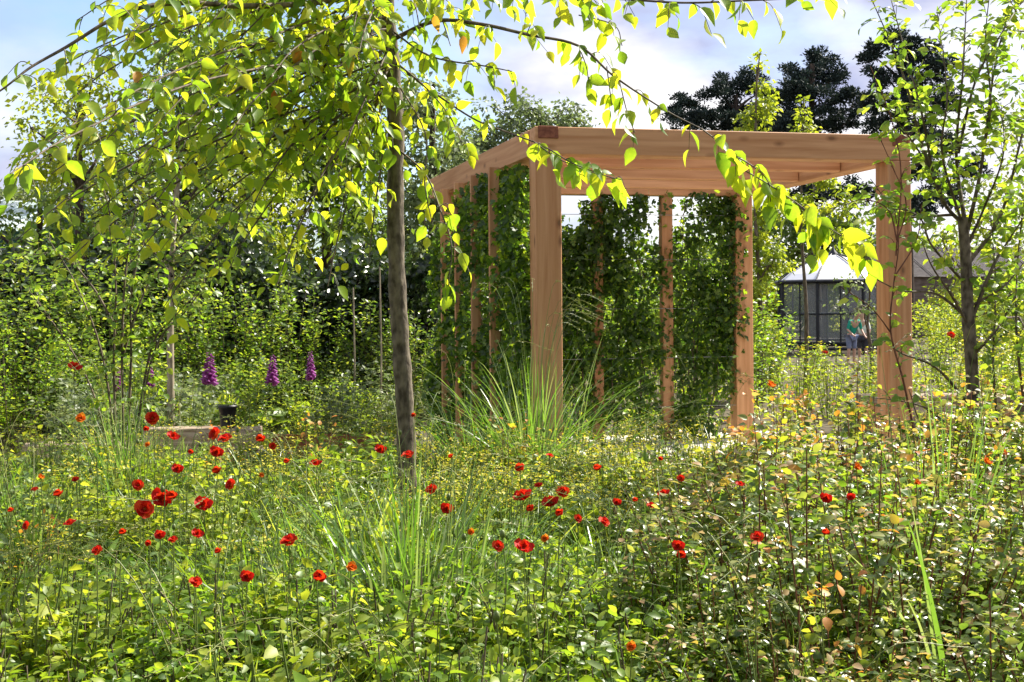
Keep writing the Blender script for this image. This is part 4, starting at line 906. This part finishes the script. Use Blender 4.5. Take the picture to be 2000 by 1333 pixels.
# -- fine yellow flowers in front of the pergola
G = 'yellow flowers in front of the pergola'
protos = [shrub_proto('yellow_wildflower', 'fine stemmed plant with many small yellow flowers in front of the pergola', 'wildflower', .66, .20, 'lime_leaf', T_NEEDLE, .05, 240, 'stem_green', 'yellow_petal', 170, 22, G, 'flowers', T_KITE, .018, tipjit=.02),
          shrub_proto('yellow_wildflower', 'fine stemmed plant with many small yellow flowers in front of the pergola', 'wildflower', .60, .22, 'lime_leaf', T_KITE, .03, 260, 'stem_green', 'yellow_petal', 120, 20, G, 'flowers', T_KITE, .022, tipjit=.02)]
scatter(protos, [(PX(x, 9.0), 9.0, .8) for x in (540, 590, 640, 690, 735, 760, 300, 150, 60, 220)] + region(56, 5.4, 7.9, 830, 1560, .2) + region(16, 4.5, 7.5, 60, 830, .3) + region(10, 5.2, 7.8, 1560, 2050, .3), group=G, smin=.85, smax=1.1)

# -- ornamental grasses
tg = grass_proto('ornamental_grass', 'tall arching grass in front of the left front pergola post', 1.36, .34, 340, 'reed_blade', .011, (.1, 1.2), None, 16, 9); tg.location = (PX(1040, 7.3), 7.3, 0)
tg = grass_proto('ornamental_grass', 'arching grass at the foot of the dark vines, left of the front pergola post', 1.05, .2, 240, 'reed_blade', .011, (.3, 1.2), None, 4, 8); tg.location = (PX(905, 7.4), 7.4, 0)
tg = grass_proto('ornamental_grass', 'upright silvery grass clump at the foot of the slim grey trunk', 1.0, .50, 260, 'reed_blade', .013, (.04, .75), None, 4, 7); tg.location = (PX(800, 3.9), 3.9, 0)
tg = grass_proto('ornamental_grass', 'broad leaved green grass clump just left of the slim trunk, in front', 0.86, .42, 130, 'grass_blade', .016, (.2, .9), None, 3, 7); tg.location = (PX(700, 4.7), 4.7, 0)
tg = grass_proto('ornamental_grass', 'tall thin grass around the bare stems at the left', 1.05, .26, 170, 'reed_blade', .008, (.1, .5), None, 6, 7); tg.location = (PX(235, 7.0), 7.0, 0)
tg = grass_proto('ornamental_grass', 'tall upright reed grass before the slender tree at the right', 1.30, .24, 70, 'reed_blade', .012, (.05, .45), None, 3, 8); tg.location = (PX(1835, 4.6), 4.6, 0)
tg = grass_proto('ornamental_grass', 'broad bright grass blades at the lower right with a drooping silvery leaf', 1.02, .12, 26, 'reed_blade', .020, (.1, .7), None, 0, 9); tg.location = (PX(1850, 3.2), 3.2, 0)
tg = grass_proto('ornamental_grass', 'arching grass left of the thick right post at the back of the pergola', .95, .2, 80, 'reed_blade', .009, (.4, 1.3), None, 5, 8); tg.location = (PX(1390, 8.2), 8.2, 0)
tg = grass_proto('ornamental_grass', 'fresh green grass clump in the middle of the red poppies at the left', .80, .25, 160, 'grass_blade', .010, (.2, .9), None, 3, 7); tg.location = (PX(500, 3.9), 3.9, 0)
G = 'grass clumps in the meadow'
protos = [grass_proto('grass_clump', 'green grass clump among the meadow flowers', .68, .26, 60, 'grass_blade', .016, (.2, 1.1), G, 4, 7),
          grass_proto('grass_clump', 'green grass clump among the meadow flowers', .74, .2, 50, 'reed_blade', .014, (.15, 1.0), G, 6, 7)]
scatter(protos, region(64, 2.0, 7.4, -100, 1380, .22) + region(8, 2.3, 4.5, 1400, 2050, .3), group=G, smin=.8, smax=1.12)

# -- border plants beyond the path, left and right
G = 'border plants behind the raised bed'
protos = [shrub_proto('border_plant', 'yellow green feathery border plant in front of the hedge', 'border plant', .95, .38, 'bushy_leaf', T_KITE, .055, 620, nst=26, group=G),
          shrub_proto('border_plant', 'yellow green feathery border plant in front of the hedge', 'border plant', .80, .36, 'grey_leaf', T_KITE, .06, 520, nst=24, group=G),
          shrub_proto('border_plant', 'yellow green feathery border plant in front of the hedge', 'border plant', .88, .34, 'herb_leaf', T_KITE, .05, 620, nst=26, group=G)]
scatter(protos, region(44, 9.8, 14.0, -150, 850, .42), group=G, smin=.75, smax=1.15)
G = 'perennials right of the pergola'
protos = [shrub_proto('flowering_perennial', 'yellow green perennial with yellow flower heads right of the pergola', 'perennial', .85, .34, 'lime_leaf', T_KITE, .055, 480, nst=22, group=G, tipmat='yellow_petal', tipn=46, tiptpl=T_KITE, tipsize=.05),
          shrub_proto('flowering_perennial', 'yellow green perennial with yellow flower heads right of the pergola', 'perennial', .95, .32, 'herb_leaf', T_KITE, .05, 520, nst=22, group=G, tipmat='yellow_petal', tipn=16, tiptpl=T_KITE, tipsize=.05)]
scatter(protos, [(PX(x, d), d, q) for x, d, q in ((1830, 10.6, .8), (1900, 10.9, .9), (1960, 10.5, .75), (1660, 10.8, .7), (2030, 11, .9))] + region(15, 12.3, 15.5, 1460, 2150, .5) + region(16, 15.5, 21, 1440, 2150, .7), group=G, smin=.75, smax=1.1)
G = 'rounded bushes beyond the garden on the right'
protos = [shrub_proto('rounded_bush', 'rounded green bush beyond the perennials on the right', 'bush', 1.5, .9, 'bushy_leaf', T_KITE, .10, 1300, 'bark_dark', nst=40, group=G),
          shrub_proto('rounded_bush', 'rounded green bush beyond the perennials on the right', 'bush', 1.4, 1.0, 'lime_leaf', T_KITE, .09, 1200, 'bark_dark', nst=40, group=G)]
scatter(protos, region(16, 27, 38, 1700, 2150, 1.2) + region(8, 20, 30, 1080, 1450, 1.2), group=G, smin=.8, smax=1.4)
# low plants at the edge of the gravel, between meadow and pergola

# -- poppies
def poppy_proto(mat, cup, name='poppy'):
    t = thing(name, 'poppy', 'poppy'); B = Batch()
    p = smooth_path([(0, 0, 0), (.012, .01, .35), (-.008, .004, .75), (0, 0, 1)], 5); tube(B, p, .0022, .0015, 5, .5); s = B.build('stem', M['stem_green'], t)
    B = Batch()
    for ring, (n, ln, el) in enumerate([(5, .031, cup), (5, .024, cup + .45), (4, .015, cup + .8)]):
        a = np.arange(n) * 2 * np.pi / n + ring * .6 + rng.normal(0, .12, n); e = el + rng.normal(0, .14, n)
        d = np.stack([np.cos(a) * np.cos(e), np.sin(a) * np.cos(e), np.sin(e)], 1); nn = np.stack([-np.cos(a) * np.sin(e), -np.sin(a) * np.sin(e), np.cos(e)], 1)
        leaves(B, T_ROUND, d * .003, d, nn, ln * rng.uniform(.85, 1.12, n), 1.15, rng.random(n))
    B.v = [v_ + rng.normal(0, .0017, v_.shape).astype(np.float32) for v_ in B.v]
    f = B.build('petals', mat, t); f.location = (0, 0, 1)
    B = Batch(); tube(B, [(0, 0, .0), (0, 0, .006), (0, 0, .009)], [.006, .006, .001], sides=8); c = B.build('flower_centre', M['orange_leaf'], t); c.location = (0, 0, 1)
    return t
pv = [poppy_proto(M['poppy_petal'], .25), poppy_proto(M['poppy_petal'], .7), poppy_proto(M['poppy_petal'], .05)]
po = [poppy_proto(M['orange_petal'], .45)]
# photo column, row, size class (2 large, 1 ordinary, 0 small), colour
PO_L = [(145,720,1,'r'),(157,818,1,'o'),(298,818,1,'r'),(337,855,1,'r'),(371,885,0,'r'),(420,848,1,'r'),(422,885,1,'r'),(508,862,1,'r'),(533,872,0,'r'),(347,918,1,'r'),(425,925,1,'r'),(451,947,1,'r'),(617,908,1,'r'),
 (80,935,0,'o'),(68,957,0,'r'),(148,938,0,'r'),(115,970,1,'r'),(270,948,1,'r'),(317,975,2,'r'),(335,973,1,'r'),(282,995,2,'r'),(397,988,2,'r'),(22,1000,0,'r'),(52,1027,0,'r'),(137,1025,1,'r'),(239,1043,0,'r'),(190,1076,1,'r'),
 (313,1047,1,'r'),(292,1062,0,'r'),(338,1055,0,'r'),(385,1045,1,'r'),(428,1080,0,'r'),(565,1058,2,'r'),(483,1128,1,'r'),(618,1133,2,'r'),(382,1138,1,'r'),(685,1110,1,'o'),
 (807,812,0,'r'),(797,890,1,'r'),(743,880,1,'r'),(882,895,0,'r'),(843,957,1,'r'),(872,995,1,'r'),(1017,918,1,'r'),(1074,891,0,'r'),(1022,973,2,'r'),(1038,998,1,'r'),(1100,961,1,'r'),(1076,985,2,'r'),(1095,1006,1,'r'),
 (1129,1013,0,'r'),(1052,950,0,'r'),(1166,920,1,'r'),(1180,1020,1,'r'),(1205,982,0,'r'),(1240,980,0,'r'),(1272,988,0,'r'),(1297,967,1,'r'),(1287,897,0,'r'),(973,1067,1,'r'),(1022,1072,2,'r'),(920,1040,0,'o'),(1066,1053,0,'o'),
 (1325,1068,1,'r'),(1328,1088,1,'r'),(1480,1050,1,'r'),(1612,975,1,'r'),(1610,1045,0,'r'),(1672,915,1,'o'),(1663,972,0,'r'),(1235,1265,1,'o'),(1330,935,0,'r'),(1445,948,0,'r'),(1505,755,1,'o'),(1858,655,1,'r'),(1611,690,1,'r'),
 (285,840,0,'r'),(440,858,1,'r'),(290,870,0,'o'),(560,905,0,'r'),(510,930,0,'o'),(1790,945,0,'o'),(1925,905,1,'o'),(1960,885,0,'o')]
def zone(x, y):
    if y < 800: return 'high above the meadow ' + ('at the left before the hedge' if x < 700 else 'right of the pergola')
    if x < 240: return 'at the far left of the meadow'
    if x < 700: return 'near the timber sleeper' if y < 940 else ('in the drift left of the trunk' if y < 1075 else 'low in the grass left of the trunk')
    if x < 830: return 'close to the slim grey trunk'
    if x < 1310: return 'nearest the left front pergola post' if y < 940 else ('in the drift right of the trunk' if y < 1100 else 'low in the foreground centre')
    return 'among the right-hand shrubs'
ordn = ['first', 'second', 'third', 'fourth', 'fifth', 'sixth', 'seventh', 'eighth', 'ninth', 'tenth', 'eleventh', 'twelfth', 'thirteenth', 'fourteenth', 'fifteenth', 'sixteenth']
zs = {}
for q in PO_L: zs.setdefault((zone(q[0], q[1]), q[2], q[3]), []).append(q)
used = set()
for i, q in enumerate(PO_L):
    x, y, sz, c = q; key = (zone(x, y), sz, c); row = sorted(zs[key]); k = row.index(q)
    kind = {2: 'large', 1: 'medium sized', 0: 'small'}[sz] + (' scarlet poppy' if c == 'r' else ' orange poppy')
    lb = kind + ' ' + key[0] if len(row) == 1 else '%s %s from the left %s' % (ordn[k], kind, key[0])
    size = 1
    z = .72 + random.uniform(-.05, .08); 
    if y < 830: z = .90 if y > 700 else 1.0
    dmax = 7.7 if y > 750 or x > 1400 else 7.4
    d = (EYE - z) * FPX / (y - HY)
    if x > 1350 and y > 800: z += .12; d = (EYE - z) * FPX / (y - HY)
    if d > dmax: d = dmax
    if (x, y) == (1505, 755): d = 9.5
    if (x, y) == (1858, 655): d = 14
    if (x, y) == (1611, 690): d = 18
    w3 = P(x, y, d); z = w3.z
    size = max(.42, min(1.45, {2: 35, 1: 23, 0: 14}[sz] * random.uniform(.88, 1.12) * d / FPX / .060))
    pr = (pv if c == 'r' else po); src = pr[i % len(pr)]
    if src.name in used: o = copy_thing(src, (w3.x, w3.y, 0), random.uniform(0, 6.28))
    else: o = src; used.add(src.name); o.location = (w3.x, w3.y, 0); o.rotation_euler.z = random.uniform(0, 6.28)
    o['label'] = lb; o['category'] = 'poppy'; o['group'] = 'poppies in the meadow'
    for ch in o.children:
        if ch.name.startswith('stem'): ch.scale = (1, 1, z)
        else:
            ch.location = (0, 0, z); ch.scale = (size,) * 3; ch.rotation_euler = (random.uniform(-.7, .7), random.uniform(-.7, .7), 0) if not ch.name.startswith('flower_centre') else (0, 0, 0)
    hd = [c_ for c_ in o.children if c_.name.startswith('petals')][0]; ce = [c_ for c_ in o.children if c_.name.startswith('flower_centre')][0]
    hd.rotation_euler = (Matrix.Rotation(-o.rotation_euler.z, 3, 'Z') @ Matrix.Rotation(random.uniform(.2, 1.2), 3, 'X') @ Matrix.Rotation(random.uniform(-.5, .5), 3, 'Y')).to_euler(); ce.rotation_euler = hd.rotation_euler

G = 'nodding poppy buds in the meadow'
def bud_proto(seed):
    t = thing('poppy_bud', 'closed hairy green poppy bud nodding on a thin stem among the poppies', 'flower bud', (0, 0, 0), 0, G); B = Batch()
    hk = [(0, 0, 0), (.01, .01, .35), (.0, .0, .66), (.012, 0, .72), (.03, 0, .705), (.034, 0, .68)] if seed else [(0, 0, 0), (-.01, .01, .35), (.01, .0, .60), (.0, 0, .74)]
    tube(B, smooth_path(hk, 4), .0022, .0014, 5, .5); B.build('stem', M['stem_green'], t); B = Batch(); e = np.array(hk[-1]); v = -1 if seed else 1
    tube(B, [e, e + [0, 0, v * .004], e + [0, 0, v * .012], e + [0, 0, v * .02], e + [0, 0, v * .024]], [.001, .006, .0085, .006, .001], sides=8, tint=.4); B.build('bud', M['stem_green'], t); return t
scatter([bud_proto(0), bud_proto(1)], region(46, 2.3, 6.5, -60, 1400, .2), group=G, smin=.85, smax=1.12)

# -- foxgloves
def foxglove():
    t = thing('foxglove', 'foxglove', 'foxglove'); B = Batch(); tube(B, smooth_path([(0, 0, 0), (.01, 0, .5), (0, .01, 1.0)], 4), .007, .003, 6); B.build('stem', M['stem_green'], t)
    B = Batch(); n = 14; a = rng.uniform(0, 6.28, n); d = np.stack([np.cos(a), np.sin(a), rng.uniform(.1, .9, n)], 1); leaves(B, T_BIG, np.stack([a * 0, a * 0, rng.uniform(.02, .4, n)], 1), d, rvec(n, .3) + np.array([0, 0, 1]), .2, .8); B.build('leaves', M['herb_leaf'], t)
    B = Batch()
    for k in range(34):
        f = k / 34; z = .72 + f * .27; a = k * 2.4; r = .022 * (1 - f * .6); e = np.array([math.cos(a), math.sin(a), -.75]); e = e / np.linalg.norm(e); s = .052 * (1 - f * .65); o = np.array([math.cos(a) * .006, math.sin(a) * .006, z])
        tube(B, [o, o + e * s * .3, o + e * s * .8, o + e * s], [.004 * (1.3 - f), .012 * (1.3 - f), .014 * (1.3 - f), .018 * (1.3 - f)], sides=7, tint=random.random())
    B.build('flower_spike', M['foxglove_petal'], t); return t
fx = foxglove()
FX = [(400, 712, 10.6, 1.0, 'tallest purple foxglove before the hedge, above the black pot to its left'), (522, 718, 10.9, .95, 'bright purple foxglove in front of the hedge, above the black pot to its right'), (608, 712, 11.6, .88, 'dark purple foxglove nearest the slim trunk on its left'),
      (287, 722, 10.8, .9, 'small pink purple foxglove behind the bare stems at the left'), (848, 712, 11.6, .85, 'dull purple foxglove between the slim trunk and the vines'), (228, 735, 11.2, .85, 'faded purple foxglove at the left among the bare stems')]
for i, (x, y, d, s, lb) in enumerate(FX):
    top = PZ(y - 32, d); o = fx if i == 0 else copy_thing(fx, (0, 0, 0), i * 1.3)
    o.location = (PX(x, d), d, 0); o.scale = (s * (1.5, 1.3, 1.1, 1.1, 1.1, 1.1)[i], s * 1.3, top); o.rotation_euler = (random.uniform(-.05, .05), random.uniform(-.06, .06), i * 1.3); o['label'] = lb; o['group'] = 'foxgloves before the hedge'
